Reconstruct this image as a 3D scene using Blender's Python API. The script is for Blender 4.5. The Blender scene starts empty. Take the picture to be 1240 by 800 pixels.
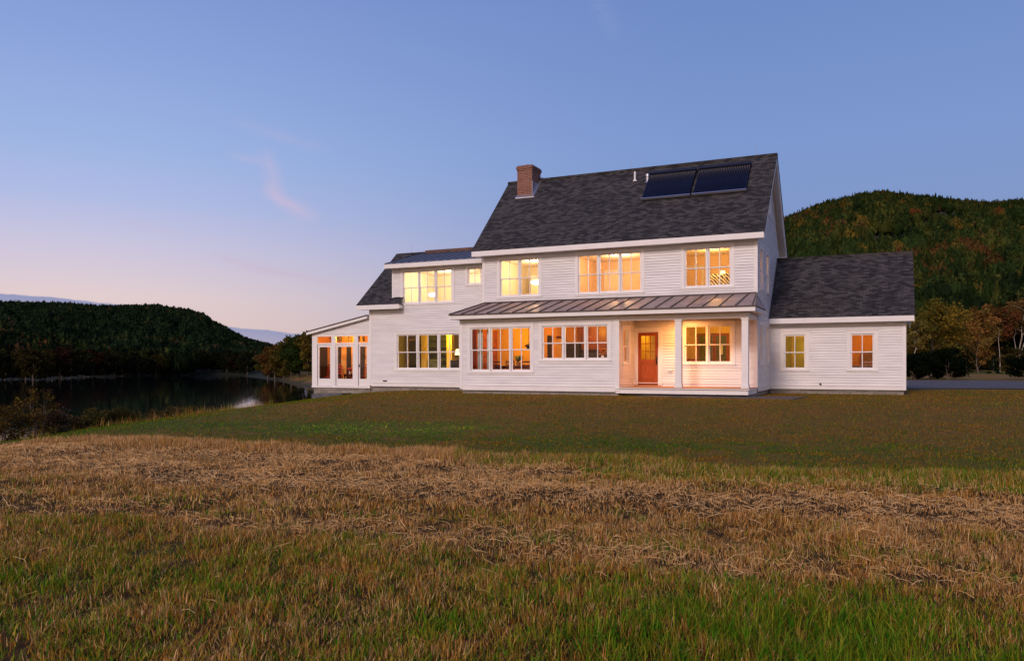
import bpy, math, random
import numpy as np
from mathutils import Vector, Matrix
random.seed(7); RNG = np.random.default_rng(7)
R = math.radians
scene = bpy.context.scene
COL = scene.collection

# ------------------------------------------------------------------ camera
CAMZ = 1.05
cam_d = bpy.data.cameras.new('camera'); cam = bpy.data.objects.new('camera', cam_d); COL.objects.link(cam)
cam.location = (0, 0, CAMZ); cam.rotation_euler = (R(90), 0, 0)
cam_d.sensor_fit = 'HORIZONTAL'; cam_d.sensor_width = 36; cam_d.lens = 36 * 964 / 1240
cam_d.shift_y = 43 / 1240; cam_d.clip_start = .1; cam_d.clip_end = 8000
scene.camera = cam

# ------------------------------------------------------------------ world, sun, exposure
world = bpy.data.worlds.new('World'); scene.world = world; world.use_nodes = True
SUN_AZ = R(209); SUN_EL = R(28)          # compass angle measured clockwise from +Y: behind the camera, to its left

def build_world():
    nt = world.node_tree; N = nt.nodes; L = nt.links; N.clear()
    out = N.new('ShaderNodeOutputWorld'); bg = N.new('ShaderNodeBackground'); L.new(bg.outputs[0], out.inputs[0])
    tc = N.new('ShaderNodeTexCoord'); sep = N.new('ShaderNodeSeparateXYZ'); L.new(tc.outputs['Generated'], sep.inputs[0])
    def m(op, a, b=None, c=None, clamp=False):
        n = N.new('ShaderNodeMath'); n.operation = op; n.use_clamp = clamp
        for i, v in enumerate((a, b, c)):
            if v is None: continue
            if isinstance(v, (int, float)): n.inputs[i].default_value = v
            else: L.new(v, n.inputs[i])
        return n.outputs[0]
    el = m('ARCSINE', sep.outputs[2]); az = m('ARCTAN2', sep.outputs[0], sep.outputs[1])
    def ramp(stops, fac):
        r = N.new('ShaderNodeValToRGB'); e = r.color_ramp.elements
        while len(e) > 1: e.remove(e[0])
        for i, (p, c) in enumerate(stops):
            x = e[0] if i == 0 else e.new(p)
            x.position = p; x.color = (*c, 1)
        L.new(fac, r.inputs[0]); return r.outputs[0]
    def s(r, g, b):
        f = lambda v: ((v / 255 + .055) / 1.055) ** 2.4
        return (f(r), f(g), f(b))
    elf = m('DIVIDE', el, R(45), clamp=True)
    left = ramp([(0, s(214, 186, 180)), (.045, s(226, 200, 192)), (.10, s(222, 202, 206)), (.17, s(200, 194, 220)), (.24, s(172, 184, 226)), (.31, s(154, 177, 225)), (.435, s(137, 161, 216)), (.58, s(119, 144, 207)), (1, s(82, 108, 182))], elf)
    right = ramp([(0, s(150, 150, 180)), (.10, s(136, 150, 192)), (.20, s(122, 145, 196)), (.33, s(118, 146, 202)), (.55, s(106, 134, 195)), (1, s(72, 98, 170))], elf)
    f = m('DIVIDE', m('ADD', az, R(30)), R(48), clamp=True)
    fs = N.new('ShaderNodeMapRange'); fs.interpolation_type = 'SMOOTHSTEP'; L.new(f, fs.inputs[0])
    mix = N.new('ShaderNodeMix'); mix.data_type = 'RGBA'; L.new(fs.outputs[0], mix.inputs[0]); L.new(left, mix.inputs[6]); L.new(right, mix.inputs[7])
    # the afterglow on the western side (behind the camera)
    glow = ramp([(0, (1.0, .62, .46)), (.12, (1.0, .66, .52)), (.35, (.84, .66, .68)), (.7, (.42, .42, .60)), (1, (.2, .28, .52))], elf)
    gs = N.new('ShaderNodeVectorMath'); gs.operation = 'DOT_PRODUCT'; L.new(tc.outputs['Generated'], gs.inputs[0])
    gs.inputs[1].default_value = (math.sin(SUN_AZ), math.cos(SUN_AZ), 0)
    gf = N.new('ShaderNodeMapRange'); gf.interpolation_type = 'SMOOTHSTEP'; gf.inputs[1].default_value = -.15; gf.inputs[2].default_value = .9; L.new(gs.outputs['Value'], gf.inputs[0])
    mix2 = N.new('ShaderNodeMix'); mix2.data_type = 'RGBA'; L.new(gf.outputs[0], mix2.inputs[0]); L.new(mix.outputs[2], mix2.inputs[6]); L.new(glow, mix2.inputs[7])
    col = mix2.outputs[2]
    # a whisper of the physical sky
    sky = N.new('ShaderNodeTexSky'); sky.sky_type = 'NISHITA'; sky.sun_disc = False
    sky.sun_elevation = R(1.5); sky.sun_rotation = SUN_AZ
    def scale(c, k):
        v = N.new('ShaderNodeVectorMath'); v.operation = 'SCALE'; L.new(c, v.inputs[0]); v.inputs[3].default_value = k; return v.outputs[0]
    add = N.new('ShaderNodeVectorMath'); add.operation = 'ADD'; L.new(col, add.inputs[0]); L.new(scale(sky.outputs[0], .02), add.inputs[1])
    col = add.outputs[0]
    # clouds in (azimuth, elevation): soft wisps with noise-torn edges
    comb = N.new('ShaderNodeCombineXYZ'); L.new(az, comb.inputs[0]); L.new(el, comb.inputs[1])
    nz = N.new('ShaderNodeTexNoise'); nz.inputs['Scale'].default_value = 16; nz.inputs['Detail'].default_value = 6; L.new(comb.outputs[0], nz.inputs['Vector'])
    mp = N.new('ShaderNodeMapping'); mp.inputs['Scale'].default_value = (1, 4.5, 1); L.new(comb.outputs[0], mp.inputs[0])
    nz2 = N.new('ShaderNodeTexNoise'); nz2.inputs['Scale'].default_value = 22; nz2.inputs['Detail'].default_value = 7; nz2.inputs['Roughness'].default_value = .62; L.new(mp.outputs[0], nz2.inputs['Vector'])
    def pix(x, y):
        a = math.atan((x - 620) / 964); e = math.atan((443 - y) / 964 * math.cos(a)); return a, e
    def wisp(x0, y0, x1, y1, w, fac, colr, col, noise, bend=0.0):
        (a0, e0), (a1, e1) = pix(x0, y0), pix(x1, y1)
        dx, dy = a1 - a0, e1 - e0; Ln = math.hypot(dx, dy); dx /= Ln; dy /= Ln
        wa = m('ADD', m('MULTIPLY', m('SUBTRACT', noise, .5), .018), az); we = m('ADD', m('MULTIPLY', m('SUBTRACT', nz.outputs[0], .5), .022), el)
        u = m('ADD', m('MULTIPLY', m('SUBTRACT', wa, a0), dx), m('MULTIPLY', m('SUBTRACT', we, e0), dy))
        v = m('ADD', m('MULTIPLY', m('SUBTRACT', wa, a0), -dy), m('MULTIPLY', m('SUBTRACT', we, e0), dx))
        t = m('DIVIDE', u, Ln)
        along = m('SUBTRACT', 1, m('ABSOLUTE', m('SUBTRACT', m('MULTIPLY', t, 2), 1)), clamp=True)
        ww = w / 964
        if bend: v = m('SUBTRACT', v, m('MULTIPLY', m('MULTIPLY', t, m('SUBTRACT', 1, t)), bend))
        across = m('SUBTRACT', 1, m('DIVIDE', m('ABSOLUTE', v), ww), clamp=True)
        k = m('MULTIPLY', m('MULTIPLY', m('POWER', across, 1.3), m('POWER', along, .5)), m('MULTIPLY', m('SUBTRACT', noise, .22, clamp=True), fac * 2.2), clamp=True)
        mx = N.new('ShaderNodeMix'); mx.data_type = 'RGBA'; L.new(k, mx.inputs[0]); L.new(col, mx.inputs[6]); mx.inputs[7].default_value = (*colr, 1)
        return mx.outputs[2]
    pink = s(224, 190, 206)
    col = wisp(318, 178, 336, 242, 17, .38, pink, col, nz.outputs[0], .01)
    col = wisp(318, 224, 388, 268, 15, .50, pink, col, nz.outputs[0])
    col = wisp(270, 184, 332, 200, 10, .26, pink, col, nz2.outputs[0])
    col = wisp(250, 308, 410, 346, 8, .42, s(200, 172, 196), col, nz2.outputs[0])
    col = wisp(130, 262, 230, 290, 9, .28, s(200, 180, 205), col, nz2.outputs[0])
    col = wisp(280, 145, 400, 185, 10, .18, pink, col, nz2.outputs[0])
    col = wisp(720, -10, 748, 50, 18, .16, s(180, 184, 214), col, nz2.outputs[0])
    # low blue cloud bank behind the left hill: flat top line that descends to a point, torn edge
    def bank(x0, y0, x1, y1, thick, colr, col, rise=False):
        (a0, e0), (a1, e1) = pix(x0, y0), pix(x1, y1)
        tt = m('DIVIDE', m('SUBTRACT', az, a0), a1 - a0)
        top = m('ADD', m('MULTIPLY', tt, e1 - e0), e0)
        top = m('ADD', top, m('MULTIPLY', m('SUBTRACT', nz2.outputs[0], .5), .008))
        d = m('SUBTRACT', top, el)
        edge = m('DIVIDE', d, .0016, clamp=True)
        fade = m('SUBTRACT', 1, m('DIVIDE', d, thick / 964), clamp=True)
        lim = m('MULTIPLY', m('DIVIDE', tt, .02, clamp=True), m('DIVIDE', m('SUBTRACT', 1, tt), .1, clamp=True))
        k = m('MULTIPLY', m('MULTIPLY', edge, m('POWER', fade, .5)), m('MULTIPLY', lim, .88))
        mx = N.new('ShaderNodeMix'); mx.data_type = 'RGBA'; L.new(k, mx.inputs[0]); L.new(col, mx.inputs[6]); mx.inputs[7].default_value = (*colr, 1)
        return mx.outputs[2]
    col = bank(-90, 345, 168, 369, 26, s(126, 140, 186), col)
    col = bank(272, 394, 470, 415, 34, s(140, 148, 188), col)
    L.new(col, bg.inputs[0]); bg.inputs[1].default_value = 1.0
build_world()
world.cycles.sampling_method = 'AUTOMATIC'

sl = bpy.data.lights.new('sun', 'SUN'); sun = bpy.data.objects.new('sun', sl); COL.objects.link(sun)
sl.energy = 1.95; sl.angle = R(12); sl.color = (1, .78, .70)
dirv = Vector((math.sin(SUN_AZ) * math.cos(SUN_EL), math.cos(SUN_AZ) * math.cos(SUN_EL), math.sin(SUN_EL)))
sun.rotation_euler = dirv.to_track_quat('Z', 'Y').to_euler()

vs = scene.view_settings; vs.view_transform = 'Standard'; vs.look = 'None'; vs.exposure = 0; vs.gamma = 1; vs.use_curve_mapping = False
cy = scene.cycles; cy.use_denoising = True; cy.max_bounces = 8; cy.diffuse_bounces = 4; cy.glossy_bounces = 4; cy.transparent_max_bounces = 16
cy.denoising_prefilter = 'ACCURATE'; cy.sample_clamp_indirect = 4; cy.caustics_reflective = False; cy.caustics_refractive = False

# ------------------------------------------------------------------ mesh helpers
class MB:
    def __init__(s): s.v = []; s.f = []; s.m = []
    def face(s, pts, mi=0):
        b = len(s.v); s.v += [tuple(p) for p in pts]; s.f.append(tuple(range(b, b + len(pts)))); s.m.append(mi); return s
    def hexa(s, p, mi=0):   # p: 8 points, bottom ring 0-3, top ring 4-7
        b = len(s.v); s.v += [tuple(q) for q in p]
        for f in ((3, 2, 1, 0), (4, 5, 6, 7), (0, 1, 5, 4), (1, 2, 6, 5), (2, 3, 7, 6), (3, 0, 4, 7)):
            s.f.append(tuple(b + i for i in f)); s.m.append(mi)
        return s
    def box(s, x0, x1, y0, y1, z0, z1, mi=0):
        return s.hexa([(x0, y0, z0), (x1, y0, z0), (x1, y1, z0), (x0, y1, z0), (x0, y0, z1), (x1, y0, z1), (x1, y1, z1), (x0, y1, z1)], mi)
    def tube(s, pts, rad, n=8, mi=0, cap=True):
        pts = [Vector(p) for p in pts]; rad = rad if isinstance(rad, (list, tuple)) else [rad] * len(pts)
        b = len(s.v)
        for i, p in enumerate(pts):
            d = (pts[min(i + 1, len(pts) - 1)] - pts[max(i - 1, 0)]).normalized()
            a = d.cross(Vector((0, 0, 1)) if abs(d.z) < .9 else Vector((1, 0, 0))).normalized(); c = d.cross(a)
            for k in range(n):
                t = 2 * math.pi * k / n; s.v.append(tuple(p + (a * math.cos(t) + c * math.sin(t)) * rad[i]))
        for i in range(len(pts) - 1):
            for k in range(n):
                k2 = (k + 1) % n; s.f.append((b + i * n + k, b + i * n + k2, b + (i + 1) * n + k2, b + (i + 1) * n + k)); s.m.append(mi)
        if cap:
            s.f.append(tuple(b + k for k in range(n))); s.m.append(mi)
            e = b + (len(pts) - 1) * n; s.f.append(tuple(e + k for k in reversed(range(n)))); s.m.append(mi)
        return s
    def ball(s, c, r, seg=12, rings=8, mi=0, jit=0):
        b = len(s.v); c = Vector(c); r = Vector(r) if isinstance(r, (tuple, list)) else Vector((r, r, r))
        for i in range(rings + 1):
            t = math.pi * i / rings
            for k in range(seg):
                a = 2 * math.pi * k / seg; q = 1 + random.uniform(-jit, jit)
                s.v.append((c.x + r.x * math.sin(t) * math.cos(a) * q, c.y + r.y * math.sin(t) * math.sin(a) * q, c.z + r.z * math.cos(t) * q))
        for i in range(rings):
            for k in range(seg):
                k2 = (k + 1) % seg; s.f.append((b + i * seg + k, b + (i + 1) * seg + k, b + (i + 1) * seg + k2, b + i * seg + k2)); s.m.append(mi)
        return s
    def build(s, name, mats, parent=None, smooth=False, loc=None, bevel=0):
        me = bpy.data.meshes.new(name); me.from_pydata(s.v, [], s.f)
        for m_ in (mats if isinstance(mats, (list, tuple)) else [mats]): me.materials.append(m_)
        me.polygons.foreach_set('material_index', s.m)
        if smooth: me.polygons.foreach_set('use_smooth', [True] * len(s.f))
        me.update()
        o = bpy.data.objects.new(name, me); COL.objects.link(o)
        if parent: o.parent = parent
        if loc: o.location = loc
        if bevel:
            b = o.modifiers.new('bevel', 'BEVEL'); b.width = bevel; b.segments = 2; b.limit_method = 'ANGLE'
        return o

def npmesh(name, V, F, mat, colr=None, parent=None, smooth=False, mesh_only=False):
    V = np.ascontiguousarray(V, dtype=np.float32); F = np.ascontiguousarray(F, dtype=np.int32)
    me = bpy.data.meshes.new(name); n, k = F.shape
    me.vertices.add(len(V)); me.vertices.foreach_set('co', V.ravel())
    me.loops.add(n * k); me.loops.foreach_set('vertex_index', F.ravel())
    me.polygons.add(n); me.polygons.foreach_set('loop_start', np.arange(0, n * k, k, dtype=np.int32))
    try: me.polygons.foreach_set('loop_total', np.full(n, k, dtype=np.int32))
    except Exception: pass
    if smooth: me.polygons.foreach_set('use_smooth', np.ones(n, dtype=bool))
    if colr is not None:
        a = me.color_attributes.new('Col', 'FLOAT_COLOR', 'POINT')
        c = np.ones((len(V), 4), dtype=np.float32); c[:, :3] = colr; a.data.foreach_set('color', c.ravel())
    me.materials.append(mat); me.update(calc_edges=True); me.validate()
    if mesh_only: return me
    o = bpy.data.objects.new(name, me); COL.objects.link(o)
    if parent: o.parent = parent
    return o

def tag(o, label=None, cat=None, group=None, kind=None):
    if label: o['label'] = label
    if cat: o['category'] = cat
    if group: o['group'] = group
    if kind: o['kind'] = kind
    return o
def empty(name, loc, rz=0, label=None, cat=None, group=None):
    o = bpy.data.objects.new(name, None); COL.objects.link(o); o.location = loc; o.rotation_euler = (0, 0, rz); o.empty_display_size = .3
    return tag(o, label, cat, group)

# ------------------------------------------------------------------ material helpers
def mat(name, col=(.5, .5, .5), rough=.6, metal=0, spec=.5, emit=None, es=0):
    m_ = bpy.data.materials.new(name); m_.use_nodes = True; b = m_.node_tree.nodes['Principled BSDF']
    b.inputs['Base Color'].default_value = (*col, 1); b.inputs['Roughness'].default_value = rough; b.inputs['Metallic'].default_value = metal
    b.inputs['Specular IOR Level'].default_value = spec
    if emit: b.inputs['Emission Color'].default_value = (*emit, 1); b.inputs['Emission Strength'].default_value = es
    return m_
def noisy(name, c1, c2, scale=5, rough=.7, metal=0, bump=0, bscale=30, coord='Object', stretch=(1, 1, 1), spec=.4, detail=5):
    m_ = mat(name, c1, rough, metal, spec); nt = m_.node_tree; N = nt.nodes; L = nt.links; b = N['Principled BSDF']
    tc = N.new('ShaderNodeTexCoord'); mp = N.new('ShaderNodeMapping'); mp.inputs['Scale'].default_value = stretch; L.new(tc.outputs[coord], mp.inputs[0])
    n = N.new('ShaderNodeTexNoise'); n.inputs['Scale'].default_value = scale; n.inputs['Detail'].default_value = detail; L.new(mp.outputs[0], n.inputs['Vector'])
    r = N.new('ShaderNodeValToRGB'); r.color_ramp.elements[0].position = .33; r.color_ramp.elements[1].position = .67
    r.color_ramp.elements[0].color = (*c1, 1); r.color_ramp.elements[1].color = (*c2, 1); L.new(n.outputs[0], r.inputs[0]); L.new(r.outputs[0], b.inputs['Base Color'])
    if bump:
        n2 = N.new('ShaderNodeTexNoise'); n2.inputs['Scale'].default_value = bscale; n2.inputs['Detail'].default_value = 4; L.new(mp.outputs[0], n2.inputs['Vector'])
        bp = N.new('ShaderNodeBump'); bp.inputs['Strength'].default_value = bump; bp.inputs['Distance'].default_value = .02; L.new(n2.outputs[0], bp.inputs['Height']); L.new(bp.outputs[0], b.inputs['Normal'])
    return m_
def brickmat(name, c1, c2, mortar, bw, bh, msize, rough=.85, axis='xz', zk=1.0, bump=.4, contrast=None):
    m_ = mat(name, c1, rough, 0, .3); nt = m_.node_tree; N = nt.nodes; L = nt.links; b = N['Principled BSDF']
    tc = N.new('ShaderNodeTexCoord'); sp = N.new('ShaderNodeSeparateXYZ'); L.new(tc.outputs['Object'], sp.inputs[0]); cb = N.new('ShaderNodeCombineXYZ')
    if axis == 'xz': L.new(sp.outputs[0], cb.inputs[0])
    else:
        a = N.new('ShaderNodeMath'); a.operation = 'ADD'; L.new(sp.outputs[0], a.inputs[0]); L.new(sp.outputs[1], a.inputs[1]); L.new(a.outputs[0], cb.inputs[0])
    k = N.new('ShaderNodeMath'); k.operation = 'MULTIPLY'; k.inputs[1].default_value = zk; L.new(sp.outputs[2], k.inputs[0]); L.new(k.outputs[0], cb.inputs[1])
    br = N.new('ShaderNodeTexBrick'); L.new(cb.outputs[0], br.inputs['Vector']); br.inputs['Scale'].default_value = 1
    br.inputs['Brick Width'].default_value = bw; br.inputs['Row Height'].default_value = bh; br.inputs['Mortar Size'].default_value = msize; br.inputs['Mortar Smooth'].default_value = .2
    br.inputs['Color1'].default_value = (*c1, 1); br.inputs['Color2'].default_value = (*c2, 1); br.inputs['Mortar'].default_value = (*mortar, 1); br.inputs['Bias'].default_value = -.1
    n = N.new('ShaderNodeTexNoise'); n.inputs['Scale'].default_value = 2.2; n.inputs['Detail'].default_value = 5; L.new(cb.outputs[0], n.inputs['Vector'])
    mr = N.new('ShaderNodeMapRange'); mr.inputs[1].default_value = .3; mr.inputs[2].default_value = .7; mr.inputs[3].default_value = .88; mr.inputs[4].default_value = 1.12; L.new(n.outputs[0], mr.inputs[0])
    v = N.new('ShaderNodeVectorMath'); v.operation = 'SCALE'; L.new(br.outputs[0], v.inputs[0]); L.new(mr.outputs[0], v.inputs[3]); L.new(v.outputs[0], b.inputs['Base Color'])
    bp = N.new('ShaderNodeBump'); bp.inputs['Strength'].default_value = bump; bp.inputs['Distance'].default_value = .01; bp.invert = True
    L.new(br.outputs['Fac'], bp.inputs['Height']); L.new(bp.outputs[0], b.inputs['Normal'])
    return m_
def glassmat(name, tint=(1, 1, 1), rough=.01, refl=1.0):
    m_ = bpy.data.materials.new(name); m_.use_nodes = True; nt = m_.node_tree; N = nt.nodes; L = nt.links; N.clear()
    o = N.new('ShaderNodeOutputMaterial'); mx = N.new('ShaderNodeMixShader'); t = N.new('ShaderNodeBsdfTransparent'); g = N.new('ShaderNodeBsdfGlossy')
    t.inputs[0].default_value = (*tint, 1); g.inputs['Roughness'].default_value = rough
    fr = N.new('ShaderNodeFresnel'); fr.inputs[0].default_value = 1.5
    k = N.new('ShaderNodeMath'); k.operation = 'MULTIPLY_ADD'; k.inputs[1].default_value = refl * .7; k.inputs[2].default_value = .0; L.new(fr.outputs[0], k.inputs[0])
    tc = N.new('ShaderNodeTexCoord'); n = N.new('ShaderNodeTexNoise'); n.inputs['Scale'].default_value = 1.7; L.new(tc.outputs['Object'], n.inputs['Vector'])
    bp = N.new('ShaderNodeBump'); bp.inputs['Strength'].default_value = .05; bp.inputs['Distance'].default_value = .05; L.new(n.outputs[0], bp.inputs['Height']); L.new(bp.outputs[0], g.inputs['Normal'])
    L.new(k.outputs[0], mx.inputs[0]); L.new(t.outputs[0], mx.inputs[1]); L.new(g.outputs[0], mx.inputs[2]); L.new(mx.outputs[0], o.inputs[0])
    return m_
def foliage(name, trans=.25, rough=.8, noise=True):
    m_ = bpy.data.materials.new(name); m_.use_nodes = True; nt = m_.node_tree; N = nt.nodes; L = nt.links; N.clear()
    o = N.new('ShaderNodeOutputMaterial'); d = N.new('ShaderNodeBsdfDiffuse'); t = N.new('ShaderNodeBsdfTranslucent'); mx = N.new('ShaderNodeMixShader'); mx.inputs[0].default_value = trans
    a = N.new('ShaderNodeAttribute'); a.attribute_name = 'Col'; oi = N.new('ShaderNodeObjectInfo')
    mu = N.new('ShaderNodeMix'); mu.data_type = 'RGBA'; mu.blend_type = 'MULTIPLY'; mu.inputs[0].default_value = 1
    L.new(a.outputs['Color'], mu.inputs[6]); L.new(oi.outputs['Color'], mu.inputs[7])
    L.new(mu.outputs[2], d.inputs[0]); L.new(mu.outputs[2], t.inputs[0]); L.new(d.outputs[0], mx.inputs[1]); L.new(t.outputs[0], mx.inputs[2]); L.new(mx.outputs[0], o.inputs[0])
    return m_

M = {}
M['siding'] = noisy('siding_paint', (.66, .66, .67), (.775, .775, .785), 1.6, .55, 0, .15, 40, stretch=(.5, .5, 4), detail=8)
M['trim'] = noisy('trim_paint', (.76, .755, .75), (.81, .805, .80), 2, .45)
M['shingle'] = brickmat('asphalt_shingle', (.019, .018, .020), (.080, .075, .075), (.007, .007, .009), .23, .095, .006, .9, 'xz', 1.4)
M['brick'] = brickmat('chimney_brick', (.17, .055, .035), (.27, .10, .065), (.30, .26, .22), .21, .073, .008, .9, 'x+y')
M['stone'] = brickmat('foundation_stone', (.20, .18, .15), (.33, .30, .26), (.14, .13, .12), .42, .15, .012, .95, 'x+y')
M['metal_roof'] = noisy('standing_seam_bronze', (.30, .225, .205), (.42, .32, .285), 1.4, .55, .35, 0, spec=.6)
M['metal_seam'] = mat('seam_bronze_dark', (.07, .055, .05), .45, .4)
M['metal_blue'] = noisy('standing_seam_grey', (.17, .18, .21), (.24, .25, .29), 1.1, .38, .5, 0, spec=.6)
M['copper_cap'] = noisy('brown_ridge_metal', (.085, .05, .04), (.14, .08, .06), 3, .5, .5)
M['collector'] = mat('collector_tube_glass', (.007, .008, .024), .38, .0, .35)
M['collector_frame'] = mat('collector_dark_frame', (.02, .022, .035), .4, .4)
M['alu'] = mat('aluminium', (.55, .55, .57), .4, .9)
M['doorwood'] = noisy('stained_door_wood', (.25, .048, .010), (.37, .085, .018), 6, .6, 0, .15, 30, stretch=(6, 6, .6), spec=.2)
M['deck'] = noisy('deck_wood', (.30, .15, .08), (.45, .24, .13), 5, .55, 0, .2, 30, stretch=(.6, 6, 6))
M['glass'] = glassmat('window_glass')
M['screen'] = glassmat('sunroom_glass', (.92, .92, .92))
M['black'] = mat('black_iron', (.012, .012, .013), .4, .5)
M['darkwood'] = noisy('dark_red_cabinet_wood', (.10, .022, .010), (.17, .042, .018), 5, .45, 0, 0, stretch=(6, 6, .7))
M['brownwood'] = noisy('brown_wood', (.16, .075, .03), (.26, .13, .06), 5, .5, 0, 0, stretch=(6, 6, .7))
M['floor'] = noisy('oak_floor', (.34, .19, .09), (.45, .27, .14), 4, .4, stretch=(1, 8, 1))
def wallpaint(n, c): return noisy('plaster_' + n, tuple(x * .95 for x in c), c, 2, .85)
M['w_orange'] = wallpaint('orange', (.78, .40, .10)); M['w_amber'] = wallpaint('amber', (.80, .47, .10)); M['w_yellow'] = wallpaint('yellow', (.80, .56, .14))
M['w_olive'] = wallpaint('olive', (.52, .44, .10)); M['w_cream'] = wallpaint('cream', (.82, .74, .56)); M['w_peach'] = wallpaint('peach', (.82, .62, .42))
M['ceil'] = wallpaint('ceiling', (.80, .74, .62))
M['bulb'] = mat('lit_bulb', (1, 1, 1), .5, emit=(1, .78, .45), es=9)
M['shade'] = mat('lit_lamp_shade', (.9, .8, .6), .6, emit=(1, .62, .22), es=3.2)
M['curtain'] = noisy('pale_curtain_cloth', (.50, .56, .56), (.66, .70, .70), 4, .9, stretch=(12, 12, .3))
M['darkgreen'] = noisy('dark_green_paint', (.07, .085, .02), (.11, .12, .03), 4, .6)
M['darkgrey'] = mat('dark_appliance', (.02, .018, .018), .3, .3)
M['red_cloth'] = noisy('red_cushion_cloth', (.30, .03, .02), (.42, .06, .03), 8, .9)
M['stripe'] = mat('striped_cloth', (.8, .8, .8), .9)
def stripes(m_):
    nt = m_.node_tree; N = nt.nodes; L = nt.links; tc = N.new('ShaderNodeTexCoord'); w = N.new('ShaderNodeTexWave'); w.wave_type = 'BANDS'; w.bands_direction = 'DIAGONAL'
    w.inputs['Scale'].default_value = 4.2; w.inputs['Distortion'].default_value = 5; L.new(tc.outputs['Object'], w.inputs[0])
    r = N.new('ShaderNodeValToRGB'); r.color_ramp.interpolation = 'CONSTANT'; r.color_ramp.elements[0].color = (.02, .02, .02, 1); r.color_ramp.elements[1].position = .5; r.color_ramp.elements[1].color = (.7, .65, .55, 1)
    L.new(w.outputs[0], r.inputs[0]); L.new(r.outputs[0], N['Principled BSDF'].inputs['Base Color'])
stripes(M['stripe'])
M['leaf'] = foliage('leaves'); M['needle'] = foliage('needles', .08); M['blade'] = foliage('grass_blades', .3); M['far_leaf'] = foliage('forest_leaves', .12)
M['bark'] = noisy('bark_brown', (.07, .05, .035), (.13, .10, .07), 6, .95, 0, .3, 12, stretch=(1, 1, .3))
M['birch'] = noisy('bark_pale', (.30, .25, .20), (.46, .40, .33), 5, .9, stretch=(1, 1, 3))
M['gravel'] = noisy('driveway_gravel', (.06, .056, .058), (.105, .097, .10), 1.6, .95, 0, .4, 60, detail=10)
M['flower_r'] = mat('flower_red', (.65, .10, .03), .7); M['flower_y'] = mat('flower_yellow', (.85, .45, .03), .7); M['flower_p'] = mat('flower_pink', (.7, .08, .15), .7)
M['plantgreen'] = mat('houseplant_green', (.03, .07, .015), .6)
M['clay'] = mat('clay_pot', (.3, .12, .06), .8); M['white_ceramic'] = mat('white_ceramic', (.75, .74, .70), .3)
M['picture'] = noisy('picture_print', (.10, .12, .10), (.35, .32, .25), 6, .7)

# ------------------------------------------------------------------ terrain
river = np.array([(-80, -60), (-28, -8), (-26, 10), (-23.2, 22), (-20.0, 30), (-19.5, 40), (-20, 60), (-22, 85), (-27, 120), (-41, 165), (-57, 206), (-93, 290), (-126, 345), (-140, 395), (-176, 378), (-184, 330),
                  (-176, 285), (-158, 240), (-160, 190), (-168, 120), (-170, 40), (-190, -60)], float)
def seg_dist(P, A, B):
    d = B - A; t = np.clip(((P - A) @ d) / (d @ d), 0, 1); return np.linalg.norm(P - (A + t[:, None] * d), axis=1)
def shore(P):           # signed distance, positive on land
    D = np.full(len(P), 1e9); ins = np.zeros(len(P), bool); n = len(river)
    for i in range(n):
        A, B = river[i], river[(i + 1) % n]; D = np.minimum(D, seg_dist(P, A, B))
        c = ((A[1] > P[:, 1]) != (B[1] > P[:, 1])); xs = (B[0] - A[0]) * (P[:, 1] - A[1]) / (B[1] - A[1] + 1e-12) + A[0]; ins ^= c & (P[:, 0] < xs)
    return np.where(ins, -D, D)
def sstep(x, a, b): t = np.clip((x - a) / (b - a), 0, 1); return t * t * (3 - 2 * t)
_ph = RNG.uniform(0, 6.28, (6, 12)); _dir = RNG.uniform(0, 6.28, (6, 12))
def fbm(x, y, wl, seed=0, octv=4):      # cheap smooth value noise in about -1..1 from summed waves
    r = 0; amp = 1; tot = 0
    for o in range(octv):
        for j in range(3):
            a = _dir[seed % 6, (o * 3 + j) % 12] + seed; k = 2 * math.pi / wl * (1 + .31 * j)
            r = r + amp * np.sin(k * (x * math.cos(a) + y * math.sin(a)) + _ph[seed % 6, (o * 3 + j) % 12] + 1.7 * np.sin(k * .61 * (y * math.cos(a) - x * math.sin(a)) + j))
        tot += 1.9 * amp; amp *= .5; wl *= .47
    return r / tot
WATER = -3.5
def ground(x, y):
    x = np.asarray(x, float); y = np.asarray(y, float); sh = shore(np.stack([x.ravel(), y.ravel()], 1)).reshape(x.shape)
    r = np.hypot(x, y)
    base = -.5 + .42 * sstep(y + .12 * x, 15.5, 27.5)
    base = base + .05 * fbm(x, y, 9, 0, 3) * (1 - sstep(r, 22, 34)) + .03 * fbm(x, y, 2.2, 1, 2) * (1 - sstep(r, 13, 24))
    base = base - .05 * sstep(y, 10, 12) * (1 - sstep(y, 13, 26))
    right = sstep(x, -20, 20)
    base = base + right * (1.6 * sstep(y, 110, 260) + .5 * fbm(x, y, 60, 2, 2) * sstep(y, 90, 180))
    farl = sstep(-x, 40, 120); base = base + farl * (-1.6)
    drop = np.clip(1 - sh / (16.7 + 16 * farl), 0, 1) ** 2.2 * (3.45 + base * .0)
    h = base - drop
    h = np.where(sh < 0, np.minimum(h, WATER - .03) - np.clip(-sh, 0, 8) * .25, h)
    return h

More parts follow.
